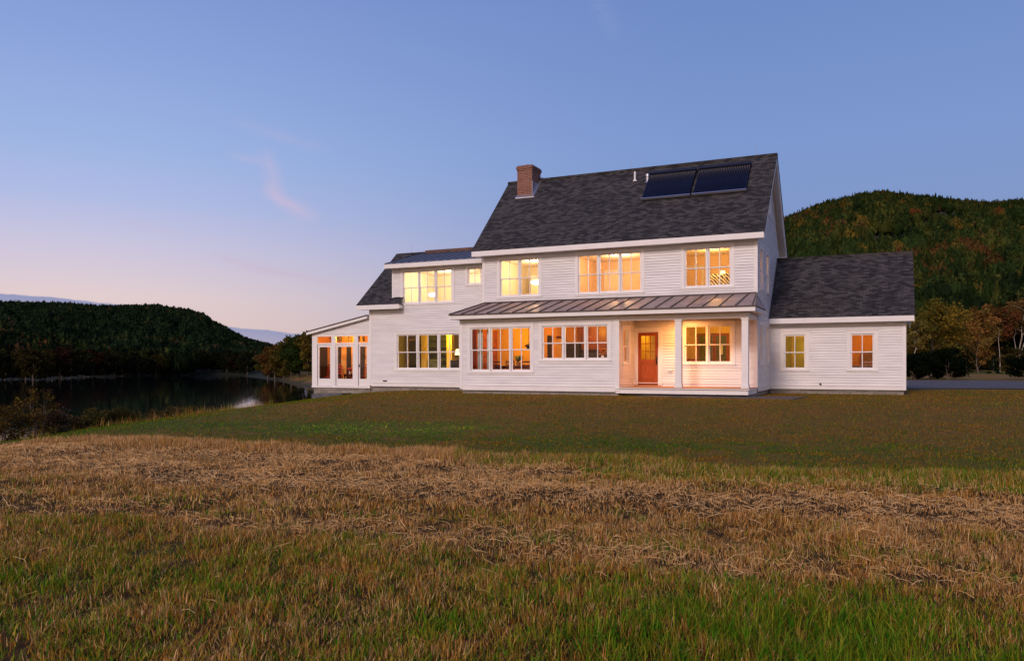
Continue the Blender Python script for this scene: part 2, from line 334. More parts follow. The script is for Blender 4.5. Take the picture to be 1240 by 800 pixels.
# ground sheet: a non-uniform grid, fine near the camera, reaching the horizon
def axis(fine0, fine1, step, far, growth=1.16):
    a = list(np.arange(fine0, fine1, step)); s = step
    while a[-1] < far: s *= growth; a.append(a[-1] + s)
    s = step
    while a[0] > -far: s *= growth; a.insert(0, a[0] - s)
    return np.array(a)
gx = axis(-32, 24, .45, 3500, 1.12); gy = axis(1, 46, .45, 3500, 1.09)
GX, GY = np.meshgrid(gx, gy); GZ = ground(GX, GY)
nx, ny = len(gx), len(gy); idx = np.arange(nx * ny).reshape(ny, nx)
F = np.stack([idx[:-1, :-1], idx[:-1, 1:], idx[1:, 1:], idx[1:, :-1]], -1).reshape(-1, 4)

def wcoord(x, y): return y + .39 * x
def ground_material():
    m_ = mat('ground_soil_and_turf', (.1, .08, .05), .95, 0, .1); nt = m_.node_tree; N = nt.nodes; L = nt.links; b = N['Principled BSDF']
    tc = N.new('ShaderNodeTexCoord'); sp = N.new('ShaderNodeSeparateXYZ'); L.new(tc.outputs['Object'], sp.inputs[0])
    def m(op, a, b_=None, clamp=False):
        n = N.new('ShaderNodeMath'); n.operation = op; n.use_clamp = clamp
        for i, v in enumerate((a, b_)):
            if v is None: continue
            if isinstance(v, (int, float)): n.inputs[i].default_value = v
            else: L.new(v, n.inputs[i])
        return n.outputs[0]
    def noise(sc, det=5, vec=None, rough=.55):
        n = N.new('ShaderNodeTexNoise'); n.inputs['Scale'].default_value = sc; n.inputs['Detail'].default_value = det; n.inputs['Roughness'].default_value = rough
        L.new(vec or tc.outputs['Object'], n.inputs['Vector']); return n.outputs[0]
    def mixc(f, a, b_):
        x = N.new('ShaderNodeMix'); x.data_type = 'RGBA'; x.clamp_factor = True
        if isinstance(f, (int, float)): x.inputs[0].default_value = f
        else: L.new(f, x.inputs[0])
        for i, v in ((6, a), (7, b_)):
            if isinstance(v, tuple): x.inputs[i].default_value = (*v, 1)
            else: L.new(v, x.inputs[i])
        return x.outputs[2]
    def rng(v, a, c):
        x = N.new('ShaderNodeMapRange'); x.interpolation_type = 'SMOOTHSTEP'; x.inputs[1].default_value = a; x.inputs[2].default_value = c; L.new(v, x.inputs[0]); return x.outputs[0]
    X, Y, Z = sp.outputs
    w = m('ADD', Y, m('MULTIPLY', X, .39)); big = noise(.22, 4); mid = noise(1.3, 5); fine = noise(28, 6, rough=.7); blade = noise(9, 8, rough=.75)
    ww = m('ADD', w, m('MULTIPLY', m('SUBTRACT', big, .5), 2.5))
    lawn = mixc(rng(blade, .3, .7), (.095, .054, .014), (.235, .135, .034))
    lawn = mixc(m('MULTIPLY', rng(mid, .42, .62), .55), lawn, (.10, .095, .012))
    green = mixc(rng(blade, .3, .7), (.035, .058, .006), (.10, .13, .014))
    band = m('SUBTRACT', 1, m('MULTIPLY', m('ABSOLUTE', m('SUBTRACT', ww, 17.0)), .22), clamp=True)
    lawn = mixc(m('MULTIPLY', band, rng(mid, .3, .6)), lawn, green)
    meadow = mixc(rng(blade, .35, .65), (.028, .016, .006), (.12, .065, .02))
    c = mixc(rng(w, 13.9, 14.4), meadow, lawn)
    far = mixc(rng(noise(.03, 4), .4, .6), (.12, .10, .016), (.26, .14, .045))
    c = mixc(rng(Y, 60, 110), c, far)
    # muddy shore near the water line
    c = mixc(m('SUBTRACT', 1, rng(Z, -3.4, -2.2)), c, (.055, .05, .032))
    c = mixc(m('MULTIPLY', rng(m('MULTIPLY', X, -1), 60, 110), rng(Y, 100, 200)), c, (.022, .024, .012))
    L.new(c, b.inputs['Base Color'])
    bp = N.new('ShaderNodeBump'); bp.inputs['Strength'].default_value = .8; bp.inputs['Distance'].default_value = .03; L.new(m('ADD', fine, blade), bp.inputs['Height']); L.new(bp.outputs[0], b.inputs['Normal'])
    return m_
M['ground'] = ground_material()
g_ob = npmesh('ground', np.stack([GX, GY, GZ], -1).reshape(-1, 3), F, M['ground'], smooth=True); tag(g_ob, kind='structure')

# water
def water_material():
    m_ = mat('river_water', (.004, .006, .007), .035, 0, .5); nt = m_.node_tree; N = nt.nodes; L = nt.links; b = N['Principled BSDF']; b.inputs['IOR'].default_value = 1.33
    tc = N.new('ShaderNodeTexCoord'); mp = N.new('ShaderNodeMapping'); mp.inputs['Scale'].default_value = (1, .35, 1); L.new(tc.outputs['Object'], mp.inputs[0])
    n = N.new('ShaderNodeTexNoise'); n.inputs['Scale'].default_value = .9; n.inputs['Detail'].default_value = 4; L.new(mp.outputs[0], n.inputs['Vector'])
    bp = N.new('ShaderNodeBump'); bp.inputs['Strength'].default_value = .12; bp.inputs['Distance'].default_value = .06; L.new(n.outputs[0], bp.inputs['Height']); L.new(bp.outputs[0], b.inputs['Normal'])
    return m_
M['water'] = water_material()
o = MB().face([(-260, -80, WATER), (40, -80, WATER), (40, 460, WATER), (-260, 460, WATER)]).build('river_water', M['water']); tag(o, kind='structure')

# driveway: one gravel sheet lying on the ground
def gz1(x, y): return float(ground(np.array([x]), np.array([y]))[0])
def drive():
    lo = [(6.0, 38.2), (17.5, 39.2), (23, 39.2), (27.5, 38.6), (40, 37.5), (60, 34)]
    hi = [(6.0, 60), (30, 61.5), (37, 60.5), (37.5, 56), (44, 50), (60, 44)]
    mb = MB(); n = 60; m2 = 10
    def ip(L_, t):
        s = t * (len(L_) - 1); i = min(int(s), len(L_) - 2); f = s - i; return (L_[i][0] * (1 - f) + L_[i + 1][0] * f, L_[i][1] * (1 - f) + L_[i + 1][1] * f)
    V = []; 
    for i in range(n + 1):
        a, b_ = ip(lo, i / n), ip(hi, i / n)
        for j in range(m2 + 1):
            t = j / m2; x = a[0] * (1 - t) + b_[0] * t; y = a[1] * (1 - t) + b_[1] * t
            if j == 0: y += .25 * math.sin(i * 1.7) * .6
            V.append((x, y, gz1(x, y) + .03))
    Fq = [(i * (m2 + 1) + j, (i + 1) * (m2 + 1) + j, (i + 1) * (m2 + 1) + j + 1, i * (m2 + 1) + j + 1) for i in range(n) for j in range(m2)]
    o = npmesh('driveway', np.array(V), np.array(Fq), M['gravel'], smooth=True); tag(o, kind='structure')
drive()

# ------------------------------------------------------------------ hills
def prof_interp(pts, px): xs, ys = zip(*pts); return np.interp(px, xs, ys)
def hillmat(name, c1, c2, rock, rs):
    m_ = noisy(name, c1, c2, .02, .95, detail=8); nt = m_.node_tree; N = nt.nodes; L = nt.links; b = N['Principled BSDF']
    a = N.new('ShaderNodeAttribute'); a.attribute_name = 'Col'; src = b.inputs['Base Color'].links[0].from_socket
    n = N.new('ShaderNodeTexNoise'); n.inputs['Scale'].default_value = .12; n.inputs['Detail'].default_value = 8; tc = N.new('ShaderNodeTexCoord'); L.new(tc.outputs['Object'], n.inputs['Vector'])
    rr = N.new('ShaderNodeValToRGB'); rr.color_ramp.elements[0].position = .4; rr.color_ramp.elements[1].position = .62; rr.color_ramp.elements[0].color = (*[v * .45 for v in rock], 1); rr.color_ramp.elements[1].color = (*rock, 1); L.new(n.outputs[0], rr.inputs[0])
    x = N.new('ShaderNodeMix'); x.data_type = 'RGBA'; L.new(a.outputs['Fac'], x.inputs[0]); L.new(src, x.inputs[6]); L.new(rr.outputs[0], x.inputs[7]); L.new(x.outputs[2], b.inputs['Base Color'])
    return m_
class Hill:
    # a ridge given by its crest line: azimuth (as tangent), crest distance and crest height; rises from r0 to the crest and falls behind it
    def __init__(s, sil, crest, r0, power, seed, treeh, rocks=(), back=500, zb=-.4, r0f=None):
        s.sil = [((x - 620) / 964, (443 - y) / 964) for x, y in sil]; s.crest = crest; s.r0 = r0; s.p = power; s.seed = seed; s.th = treeh; s.rocks = rocks; s.back = back; s.zb = zb; s.r0f = r0f
    def R0(s, t): return s.r0 if s.r0f is None else np.interp(t, *zip(*s.r0f))
    def z(s, x, y):
        t = x / y; el = np.interp(t, *zip(*s.sil)); Yc = s.crest * (1 + .05 * np.sin(t * 9 + s.seed)); H = np.maximum(CAMZ + el * Yc - s.th, s.zb)
        r0 = s.R0(t); u = np.clip((y - r0) / (Yc - r0), 0, 1); up = s.zb + (H - s.zb) * (u ** s.p * (1 + .12 * np.sin(u * math.pi * 2 + s.seed) * (1 - u)))
        up = np.minimum(up, s.zb + (H - s.zb)); v = np.clip((y - Yc) / s.back, 0, 1); dn = s.zb + (H - s.zb) * (1 - .9 * v)
        zz = np.where(y < Yc, up, dn); return zz + fbm(x, y, 90, s.seed, 3) * np.clip(H * .035, 0, 5) * np.clip(u * (1 - u) * 4, 0, 1) * (v == 0)
    def rock(s, x, y):
        k = np.zeros_like(x)
        for (px, py, rx, ry, st) in s.rocks:
            t = (x / y * 964 + 620); e = 443 - (s.z(x, y) + s.th * .5 - CAMZ) / y * 964; q = ((t - px) / rx) ** 2 + ((e - py) / ry) ** 2
            k = np.maximum(k, st * np.clip(1.3 - q + .5 * fbm(x, y, 28, 3, 3), 0, 1))
        return k
    def mesh(s, name, t0, t1, m_, nt_=130, nr=110):
        T = np.linspace(t0, t1, nt_); Yy = np.concatenate([np.linspace(0, 1, nr) ** 1.0 * (s.crest * 1.06 - s.r0) + s.r0, s.crest * 1.06 + np.linspace(.05, 1, 12) * s.back])
        TT, YY = np.meshgrid(T, Yy); XX = TT * YY; ZZ = s.z(XX, YY); n1, n2 = YY.shape
        ZZ[0, :] -= 4; i = np.arange(n1 * n2).reshape(n1, n2); F_ = np.stack([i[:-1, :-1], i[:-1, 1:], i[1:, 1:], i[1:, :-1]], -1).reshape(-1, 4)
        k = s.rock(XX.ravel(), YY.ravel()); o = npmesh(name, np.stack([XX, YY, ZZ], -1).reshape(-1, 3), F_, m_, np.stack([k] * 3, 1), smooth=True); tag(o, kind='structure'); return o

# template low-detail crowns: lumpy core plus leaf clumps
def ico(sub):
    import bmesh
    bm = bmesh.new(); bmesh.ops.create_icosphere(bm, subdivisions=sub, radius=1); V = np.array([v.co[:] for v in bm.verts]); F_ = np.array([[v.index for v in f.verts] for f in bm.faces]); bm.free(); return V, F_
ICO1 = ico(1); ICO2 = ico(2)
def crown_template(kind, nleaf, lsize, rng, core=ICO2):
    V, F_ = core; Vc = V.copy()
    if kind == 'round':
        bump = 1 + .22 * np.sin(V[:, 0] * 4 + rng.uniform(0, 6)) * np.sin(V[:, 1] * 4.4 + rng.uniform(0, 6)) + .15 * np.sin(V[:, 2] * 6 + rng.uniform(0, 6)) + rng.uniform(-.1, .1, len(V))
        Vc = V * bump[:, None] * .82; Vc[:, 2] = Vc[:, 2] * .52 + .55
        d = rng.normal(size=(nleaf, 3)); d /= np.linalg.norm(d, axis=1)[:, None]; d[:, 2] = np.where(d[:, 2] < -.4, -d[:, 2], d[:, 2])
        lob = 1 + .2 * np.sin(d[:, 0] * 5 + 1) * np.sin(d[:, 1] * 5 + 2) + .12 * np.sin(d[:, 2] * 7); P = d * (rng.uniform(.72, 1.05, nleaf) * lob)[:, None]; P[:, 2] = P[:, 2] * .52 + .55
    else:
        zz = (V[:, 2] + 1) / 2; rr = (1 - zz) * .9 + .04; ang = np.arctan2(V[:, 1], V[:, 0]); Vc = np.stack([np.cos(ang) * rr, np.sin(ang) * rr, zz * 1.08 + .08], 1) * (1 + rng.uniform(-.08, .08, (len(V), 1)))
        z_ = rng.uniform(0, 1, nleaf) ** 1.3; a = rng.uniform(0, 6.28, nleaf); r_ = (1 - z_) * (.95 + .25 * np.sin(z_ * 38)) + .03; P = np.stack([np.cos(a) * r_, np.sin(a) * r_, z_ * 1.1 + .08], 1)
    a = rng.normal(size=(nleaf, 3)); a /= np.linalg.norm(a, axis=1)[:, None]; b_ = np.cross(a, rng.normal(size=(nleaf, 3))); b_ /= np.linalg.norm(b_, axis=1)[:, None]
    s_ = lsize * rng.uniform(.6, 1.5, (nleaf, 1)); T = np.stack([P + a * s_, P - a * s_ * .6 + b_ * s_ * .8, P - a * s_ * .6 - b_ * s_ * .8], 1).reshape(-1, 3)
    Fl = np.arange(nleaf * 3).reshape(-1, 3) + len(Vc)
    shade = np.concatenate([rng.uniform(.75, .95, len(Vc)), np.repeat(rng.uniform(.65, 1.45, nleaf), 3)])
    return np.concatenate([Vc, T]), np.concatenate([F_, Fl]), shade
PAL = {'dk': (.012, .022, .008), 'gr': (.024, .042, .011), 'ol': (.052, .062, .014), 'ye': (.12, .085, .016), 'or': (.13, .05, .016), 'rd': (.115, .03, .014), 'br': (.085, .048, .02)}
def forest(name, pts, rad, hgt, kinds, cols, label, detail=1, seed=1):
    rng = np.random.default_rng(seed); core = ICO2 if detail > 1 else ICO1
    nl = {0: 34, 1: 70, 2: 320}[detail]; ls = {0: .20, 1: .15, 2: .075}[detail]
    T = {k: [crown_template(k, nl, ls, rng, core) for _ in range(5)] for k in ('round', 'cone')}
    Vs = []; Fs = []; Cs = []; off = 0
    for k in ('round', 'cone'):
        for v in range(5):
            sel = np.where((kinds == (k == 'cone')) & (np.arange(len(pts)) % 5 == v))[0]
            if not len(sel): continue
            V, F_, sh = T[k][v]; a = rng.uniform(0, 6.28, len(sel)); ca, sa = np.cos(a)[:, None], np.sin(a)[:, None]
            x = V[None, :, 0] * ca - V[None, :, 1] * sa; y = V[None, :, 0] * sa + V[None, :, 1] * ca
            W = np.stack([x * rad[sel, None] + pts[sel, 0, None], y * rad[sel, None] + pts[sel, 1, None], V[None, :, 2] * hgt[sel, None] + pts[sel, 2, None]], -1)
            Vs.append(W.reshape(-1, 3)); Fs.append((F_[None] + (np.arange(len(sel)) * len(V))[:, None, None] + off).reshape(-1, 3)); off += len(sel) * len(V)
            Cs.append((cols[sel][:, None, :] * sh[None, :, None]).reshape(-1, 3))
    o = npmesh(name, np.concatenate(Vs), np.concatenate(Fs), M['far_leaf'], np.concatenate(Cs)); return tag(o, label, 'forest', kind='stuff')
def pickcols(rng, n, table, x=None, y=None, clump=None):
    names = list(table); w = np.array([table[k] for k in names], float); w /= w.sum(); cum = np.cumsum(w)
    u = rng.uniform(0, 1, n)
    if clump is not None: u = np.clip(.5 * u + .5 * clump, 0, .9999)
    i = np.searchsorted(cum, u); i = np.clip(i, 0, len(names) - 1); base = np.array([PAL[k] for k in names])[i]; return base * rng.uniform(.75, 1.3, (n, 1)), i
def scatter(h, t0, t1, y0, y1, spacing, rng):
    # jittered rows, equal density over the ground
    out = []; y = y0
    while y < y1:
        n = max(2, int((t1 - t0) * y / spacing)); t = t0 + (np.arange(n) + rng.uniform(0, 1, n)) / n * (t1 - t0); yy = y + rng.uniform(-.5, .5, n) * spacing; out.append(np.stack([t * yy, yy], 1)); y += spacing * .9
    return np.concatenate(out)

M['hill_r'] = hillmat('hill_forest_floor', (.016, .020, .008), (.034, .036, .014), (.062, .040, .030), .05)
M['hill_l'] = hillmat('hill_forest_floor_dark', (.014, .018, .010), (.03, .034, .018), (.055, .052, .052), .05)
HR = Hill([(380, 445), (480, 425), (560, 350), (700, 300), (850, 275), (950, 262), (987, 246), (1015, 239), (1040, 232), (1071, 229), (1110, 233.5), (1145, 238), (1166, 240), (1204, 242), (1222, 239.5), (1260, 240), (1400, 262), (1700, 330)],
          860, 150, 1.05, 2, 9, rocks=[(1072, 289, 30, 12, .75), (1145, 259, 40, 9, .7), (1105, 272, 20, 8, .6)], back=600, zb=-5)
HR.mesh('hill_east', -.12, 1.0, M['hill_r'])
HL = Hill([(-500, 372), (-200, 362), (-60, 366), (0, 364.5), (73, 366), (113, 369.5), (153, 369.5), (190, 368.5), (200, 371), (227, 374), (245, 379), (254, 386), (276, 398), (294, 408), (306, 412), (325, 416.6), (337, 420), (360, 426), (400, 433), (480, 440), (600, 443)],
          1150, 420, .85, 4, 8, rocks=[(246, 402, 20, 11, .7), (215, 398, 10, 8, .6), (200, 379, 14, 3, .6)], back=500, zb=-6)
HL.mesh('hill_west', -1.1, -.05, M['hill_l'])
HN = Hill([(-500, 380), (-200, 388), (0, 398), (60, 405), (100, 413), (140, 424), (190, 436), (230, 441), (300, 444)], 640, 330, .9, 5, 9, back=250, zb=-6)
HN.mesh('foothill_west', -1.1, -.34, M['hill_l'], 90, 60)

def east_forest():
    rng = np.random.default_rng(11); P = scatter(HR, .15, .80, 172, 905, 5.6, rng); x, y = P[:, 0], P[:, 1]; z = np.maximum(HR.z(x, y), ground(x, y))
    k = HR.rock(x, y); keep = rng.uniform(0, 1, len(x)) > k * 1.6; x, y, z = x[keep], y[keep], z[keep]; n = len(x)
    clump = np.clip(.5 + .5 * fbm(x, y, 110, 1, 3), 0, 1); cols, i = pickcols(rng, n, {'dk': .20, 'gr': .34, 'ol': .22, 'ye': .09, 'br': .05, 'or': .07, 'rd': .03}, clump=clump)
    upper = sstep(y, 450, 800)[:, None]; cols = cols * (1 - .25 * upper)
    qx = x / y * 964 + 620; qy = 443 - (z + 5 - CAMZ) / y * 964
    warm = np.clip(1.25 - ((qx - 1150) / 62) ** 2 - ((qy - 318) / 30) ** 2, 0, 1) * .5 + .3 * np.clip(1.2 - ((qx - 1020) / 40) ** 2 - ((qy - 270) / 20) ** 2, 0, 1); wsel = rng.uniform(0, 1, n) < warm * .75
    cols = np.where(wsel[:, None], np.array(PAL['br'])[None] * np.array([1.1, 1.0, .8]) * rng.uniform(.6, 1.35, (n, 1)), cols); darkb = np.clip(1 - ((qy - 385) / 40) ** 2, 0, 1) * (qx > 1090); cols = np.where((rng.uniform(0, 1, n) < .5 * darkb)[:, None], np.array(PAL['dk'])[None], cols)
    cone = (rng.uniform(0, 1, n) < .22) & (i < 3) & ~wsel; cols[cone] *= .7; h = rng.uniform(7.5, 12.5, n) * np.where(cone, 1.1, 1) * (1 - .3 * sstep(y, 500, 850)); r = np.where(cone, h * .24, h * rng.uniform(.34, .48, n))
    near = y < 380
    forest('forest', np.stack([x, y, z - .8], 1)[near], r[near], h[near], cone[near], cols[near], 'autumn forest on the lower slope of the hill right of the house', 2, 3)
    forest('forest', np.stack([x, y, z - .8], 1)[~near], r[~near], h[~near], cone[~near], cols[~near], 'dark green forest on the upper slope and crest of the right hill', 1, 4)
east_forest()
def west_forest():
    rng = np.random.default_rng(12); P = scatter(HL, -.86, -.20, 470, 1210, 8.2, rng); x, y = P[:, 0], P[:, 1]; z = np.maximum(HL.z(x, y), ground(x, y))
    k = HL.rock(x, y); keep = rng.uniform(0, 1, len(x)) > k * 1.1; x, y, z = x[keep], y[keep], z[keep]; n = len(x)
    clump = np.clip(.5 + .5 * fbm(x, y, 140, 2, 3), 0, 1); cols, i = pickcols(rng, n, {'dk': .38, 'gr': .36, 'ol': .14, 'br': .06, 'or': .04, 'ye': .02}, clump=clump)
    cone = (rng.uniform(0, 1, n) < .07) & (i < 3); h = rng.uniform(7.5, 10.5, n); r = np.where(cone, h * .26, h * rng.uniform(.42, .6, n)); cols = cols * np.array([.55, .62, .95])  # blue shift puts distance haze into the leaf colours
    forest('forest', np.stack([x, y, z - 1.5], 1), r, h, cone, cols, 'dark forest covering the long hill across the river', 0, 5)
    P = scatter(HN, -.86, -.40, 395, 660, 7.0, rng); x, y = P[:, 0], P[:, 1]; z = np.maximum(HN.z(x, y), ground(x, y)); n = len(x)
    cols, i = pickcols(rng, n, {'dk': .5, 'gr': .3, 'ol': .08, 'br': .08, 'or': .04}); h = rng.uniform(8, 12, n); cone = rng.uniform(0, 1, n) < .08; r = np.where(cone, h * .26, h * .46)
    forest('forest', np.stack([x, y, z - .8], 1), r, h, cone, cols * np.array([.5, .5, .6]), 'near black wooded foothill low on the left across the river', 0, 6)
west_forest()

# ------------------------------------------------------------------ the house (local axes: x along the front, y into the house)
TH = R(25.2); HO = Vector((.2967 * 28.2, 28.2, 0)); MH = Matrix.Translation(HO) @ Matrix.Rotation(-TH, 4, 'Z')
def HW(x, y, z): return MH @ Vector((x, y, z))
house = empty('house', HO, -TH, 'large white clapboard farmhouse with dark shingle roofs and lit windows on the lawn', 'house')

class Wall:     # local frame of a wall: u runs along it, n points outwards
    def __init__(s, ox, oy, ux, uy): s.o = (ox, oy); s.u = (ux, uy); s.n = (uy, -ux)
    def p(s, u, n, z): return (s.o[0] + s.u[0] * u + s.n[0] * n, s.o[1] + s.u[1] * u + s.n[1] * n, z)
    def box(s, mb, u0, u1, n0, n1, z0, z1, mi=0):
        mb.hexa([s.p(u0, n1, z0), s.p(u1, n1, z0), s.p(u1, n0, z0), s.p(u0, n0, z0), s.p(u0, n1, z1), s.p(u1, n1, z1), s.p(u1, n0, z1), s.p(u0, n0, z1)], mi)
def intervals(u0, u1, z, ops):
    iv = [(u0, u1)]
    for (a, b_, c, d) in ops:
        if c - 1e-6 <= z <= d + 1e-6:
            nv = []
            for (s_, e) in iv:
                if b_ <= s_ or a >= e: nv.append((s_, e)); continue
                if a > s_: nv.append((s_, a))
                if b_ < e: nv.append((b_, e))
            iv = nv
    return iv
def siding(w, u0, u1, z0, z1, ops=(), lim=None, exp=.108, name='wall', parent=house, label=None):
    # lapped boards; lim(z) -> (umin, umax) clips gables
    mb = MB(); lv = set(np.round(np.arange(z0, z1, exp), 4)) | {z1}
    for o_ in ops: lv |= {min(max(o_[2], z0), z1), min(max(o_[3], z0), z1)}
    lv = sorted(lv); lap = .028
    for a, b_ in zip(lv[:-1], lv[1:]):
        if b_ - a < 1e-4: continue
        k = math.floor((a - z0) / exp + 1e-4); f0 = (a - z0) / exp - k; f1 = min((b_ - z0) / exp - k, 1)
        na, nb = lap * (1 - f0), lap * (1 - f1); zm = (a + b_) / 2
        for (s_, e) in intervals(u0, u1, zm, ops):
            sa = sb = s_; ea = eb = e
            if lim:
                la, lb = lim(a), lim(b_); sa, ea = max(s_, la[0]), min(e, la[1]); sb, eb = max(s_, lb[0]), min(e, lb[1])
                if ea - sa < .005: continue
                if eb < sb: sb = eb = (sa + ea) / 2
            mb.face([w.p(sa, na, a), w.p(ea, na, a), w.p(eb, nb, b_), w.p(sb, nb, b_)])
            if f0 < .01: mb.face([w.p(sa, 0, a), w.p(ea, 0, a), w.p(ea, na, a), w.p(sa, na, a)])
    o = mb.build(name, M['siding'], parent)
    if label: o['label'] = label
    return o
def flatwall(mb, w, u0, u1, z0, z1, ops, n, mi=0):
    zs = sorted({z0, z1} | {min(max(v, z0), z1) for o_ in ops for v in o_[2:]})
    for a, b_ in zip(zs[:-1], zs[1:]):
        for (s_, e) in intervals(u0, u1, (a + b_) / 2, ops): mb.face([w.p(s_, n, a), w.p(e, n, a), w.p(e, n, b_), w.p(s_, n, b_)], mi)

DEPTH = .13
def window(w, u0, u1, z0, z1, n=1, casing=.11, grid=(2, 2), double=True, name='window', label=None):
    # casing and jambs are the part; every sash and pane below it is a sub-part
    mb = MB(); c = casing
    w.box(mb, u0 - c, u0, 0, .032, z0 - .02, z1 + c); w.box(mb, u1, u1 + c, 0, .032, z0 - .02, z1 + c); w.box(mb, u0, u1, 0, .032, z1, z1 + c)
    w.box(mb, u0 - c - .02, u1 + c + .02, 0, .055, z1 + c, z1 + c + .03)
    w.box(mb, u0 - c, u1 + c, 0, .036, z0 - .11, z0 - .045); w.box(mb, u0 - c - .02, u1 + c + .02, 0, .065, z0 - .045, z0 - .02)
    w.box(mb, u0, u1, -DEPTH, .03, z0 - .02, z0 + .012)
    j = .03
    w.box(mb, u0, u0 + j, -DEPTH, .02, z0 + .012, z1 - j); w.box(mb, u1 - j, u1, -DEPTH, .02, z0 + .012, z1 - j); w.box(mb, u0, u1, -DEPTH, .02, z1 - j, z1)
    mw = .055; sw = ((u1 - u0) - 2 * j - (n - 1) * mw) / n
    for k in range(1, n): a = u0 + j + k * sw + (k - 1) * mw; w.box(mb, a, a + mw, -DEPTH, .018, z0 + .012, z1 - j)
    win = mb.build(name, M['trim'], house)
    if label: win['label'] = label
    zb, zt = z0 + .012, z1 - j; zm = zb + (zt - zb) * .49
    for k in range(n):
        a = u0 + j + k * (sw + mw); b_ = a + sw
        for (za, zc, dep) in (((zb, zm + .02, -.055), (zm - .02, zt, -.022)) if double else ((zb, zt, -.03),)):
            s_ = MB(); st = .055; d0, d1 = dep - .032, dep; bot = .07 if za == zb else .04
            w.box(s_, a, a + st, d0, d1, za, zc); w.box(s_, b_ - st, b_, d0, d1, za, zc); w.box(s_, a + st, b_ - st, d0, d1, za, za + bot); w.box(s_, a + st, b_ - st, d0, d1, zc - .046, zc)
            nx_, nz_ = grid if not double else (grid[0], grid[1] // 2)
            for q in range(1, nx_): xm = a + (b_ - a) * q / nx_; w.box(s_, xm - .017, xm + .017, d0 + .004, d1 - .003, za + bot, zc - .046)
            for q in range(1, nz_): zz = za + (zc - za) * q / nz_; w.box(s_, a + st, b_ - st, d0 + .005, d1 - .004, zz - .012, zz + .012)
            s_.build('sash', M['trim'], win)
            g = MB(); g.face([w.p(a + st - .01, dep - .02, za + .03), w.p(b_ - st + .01, dep - .02, za + .03), w.p(b_ - st + .01, dep - .02, zc - .03), w.p(a + st - .01, dep - .02, zc - .03)])
            g.build('pane', M['glass'], win)
    return win

# walls frames
WB = Wall(0, 0, 1, 0)            # front of the bay and porch line
WA = Wall(0, 2.1, 1, 0)          # main block front
WC = Wall(0, 3.0, 1, 0)          # left wing front
WR = Wall(0, 0, 0, 1)            # main block right side (u = y)
WBR = Wall(-4.77, 0, 0, 1)       # right side of the bay, seen from the porch
WW = Wall(0, 5.64, 1, 0)         # right wing front
WWR = Wall(5.1, 0, 0, 1)
ZB = .1; ZP = .23
win = dict(Btri=(-11.13, -8.43, .84, 2.62), Bkit=(-7.92, -5.2, 1.3, 2.63), Ap1=(-10.8, -8.98, 4.06, 5.66), Atri=(-7.18, -4.5, 4.05, 5.66), Ap2=(-2.73, -.97, 4.12, 5.64), Pp=(-2.74, -.95, 1.16, 2.63),
           Cd=(-16.37, -13.74, 4.01, 5.53), Cs=(-12.88, -12.21, 4.77, 5.52), Cl=(-16.72, -13.32, .9, 2.55), W1=(.59, 1.42, .92, 2.34), W2=(3.13, 3.98, .92, 2.34), door=(-4.66, -3.78, ZP, 2.42),
           R1=(2.8, 3.5, 1.16, 2.63), R2=(4.62, 5.3, 1.16, 2.63), R3=(2.8, 3.5, 4.05, 5.6), R4=(4.62, 5.3, 4.05, 5.6), R5=(5.2, 5.8, 7.35, 8.0), Sd=(.55, 1.3, 1.16, 2.5))
for k_ in win:
    if k_ != 'door': a_, b_, c_, d_ = win[k_]; win[k_] = (a_ - .035, b_ + .035, c_ - .01, d_ + .02)
siding(WB, -11.61, -4.77, .26, 3.0, [win['Btri'], win['Bkit']], label='clapboard wall of the projecting ground floor bay')
siding(WBR, .0, 2.1, ZP, 2.88, [win['Sd']])
siding(Wall(-11.61, 0, 0, -1), -3.0, 0, .26, 3.05)
siding(WA, -4.77, 0, ZP, 2.88, [win['door'], win['Pp']], label='peach lit clapboard wall at the back of the porch')
siding(WA, -11.64, 0, 3.5, 5.9, [win['Ap1'], win['Atri'], win['Ap2']], label='upper clapboard wall of the main block')
siding(WC, -18.29, -11.64, .26, 3.8, [win['Cl'], ], label='ground floor clapboard wall of the left wing')
siding(WC, -16.98, -11.64, 3.8, 5.75, [win['Cd'], win['Cs']], label='dormer clapboard wall of the left wing')
rid = 9.66
def gl(z): h = max(0, z - 5.9); return (2.1 + h * 1.0 * (3.4 / 3.72), 8.9 - h * (3.4 / 3.72))
siding(WR, 2.1, 8.9, .26, 9.62, [win[k] for k in ('R1', 'R2', 'R3', 'R4', 'R5')], lim=lambda z: (2.1, 8.9) if z <= 5.9 else gl(z), label='tall gable end clapboard wall facing right')
siding(WW, 0, 5.1, .26, 2.85, [win['W1'], win['W2']], label='clapboard wall of the low right wing')
def glw(z): h = max(0, z - 2.85); return (5.64 + h / .98, 10.56 - h / .98)
siding(WWR, 5.64, 10.56, .26, 5.3, lim=glw)
def glc(z): h = max(0, z - 3.95); return (-(9.2 - h / .84), -(3.0 + h / .84))
siding(Wall(-18.29, 0, 0, -1), -9.2, -3.0, .26, 6.5, lim=glc)
siding(Wall(-11.64, 0, 0, -1), -8.9, -2.1, 5.7, 9.62, lim=lambda z: tuple(-v for v in reversed(gl(z))))
# rear walls, plain
mb = MB(); mb.box(-11.64, 0, 8.86, 8.9, .1, 5.95); mb.box(-18.29, -11.6, 9.16, 9.2, .1, 4.0); mb.box(0, 5.1, 10.52, 10.56, .1, 2.9); mb.box(-17.0, -16.96, 3.0, 6.0, 3.9, 5.75); mb.build('rear_wall', M['siding'], house)

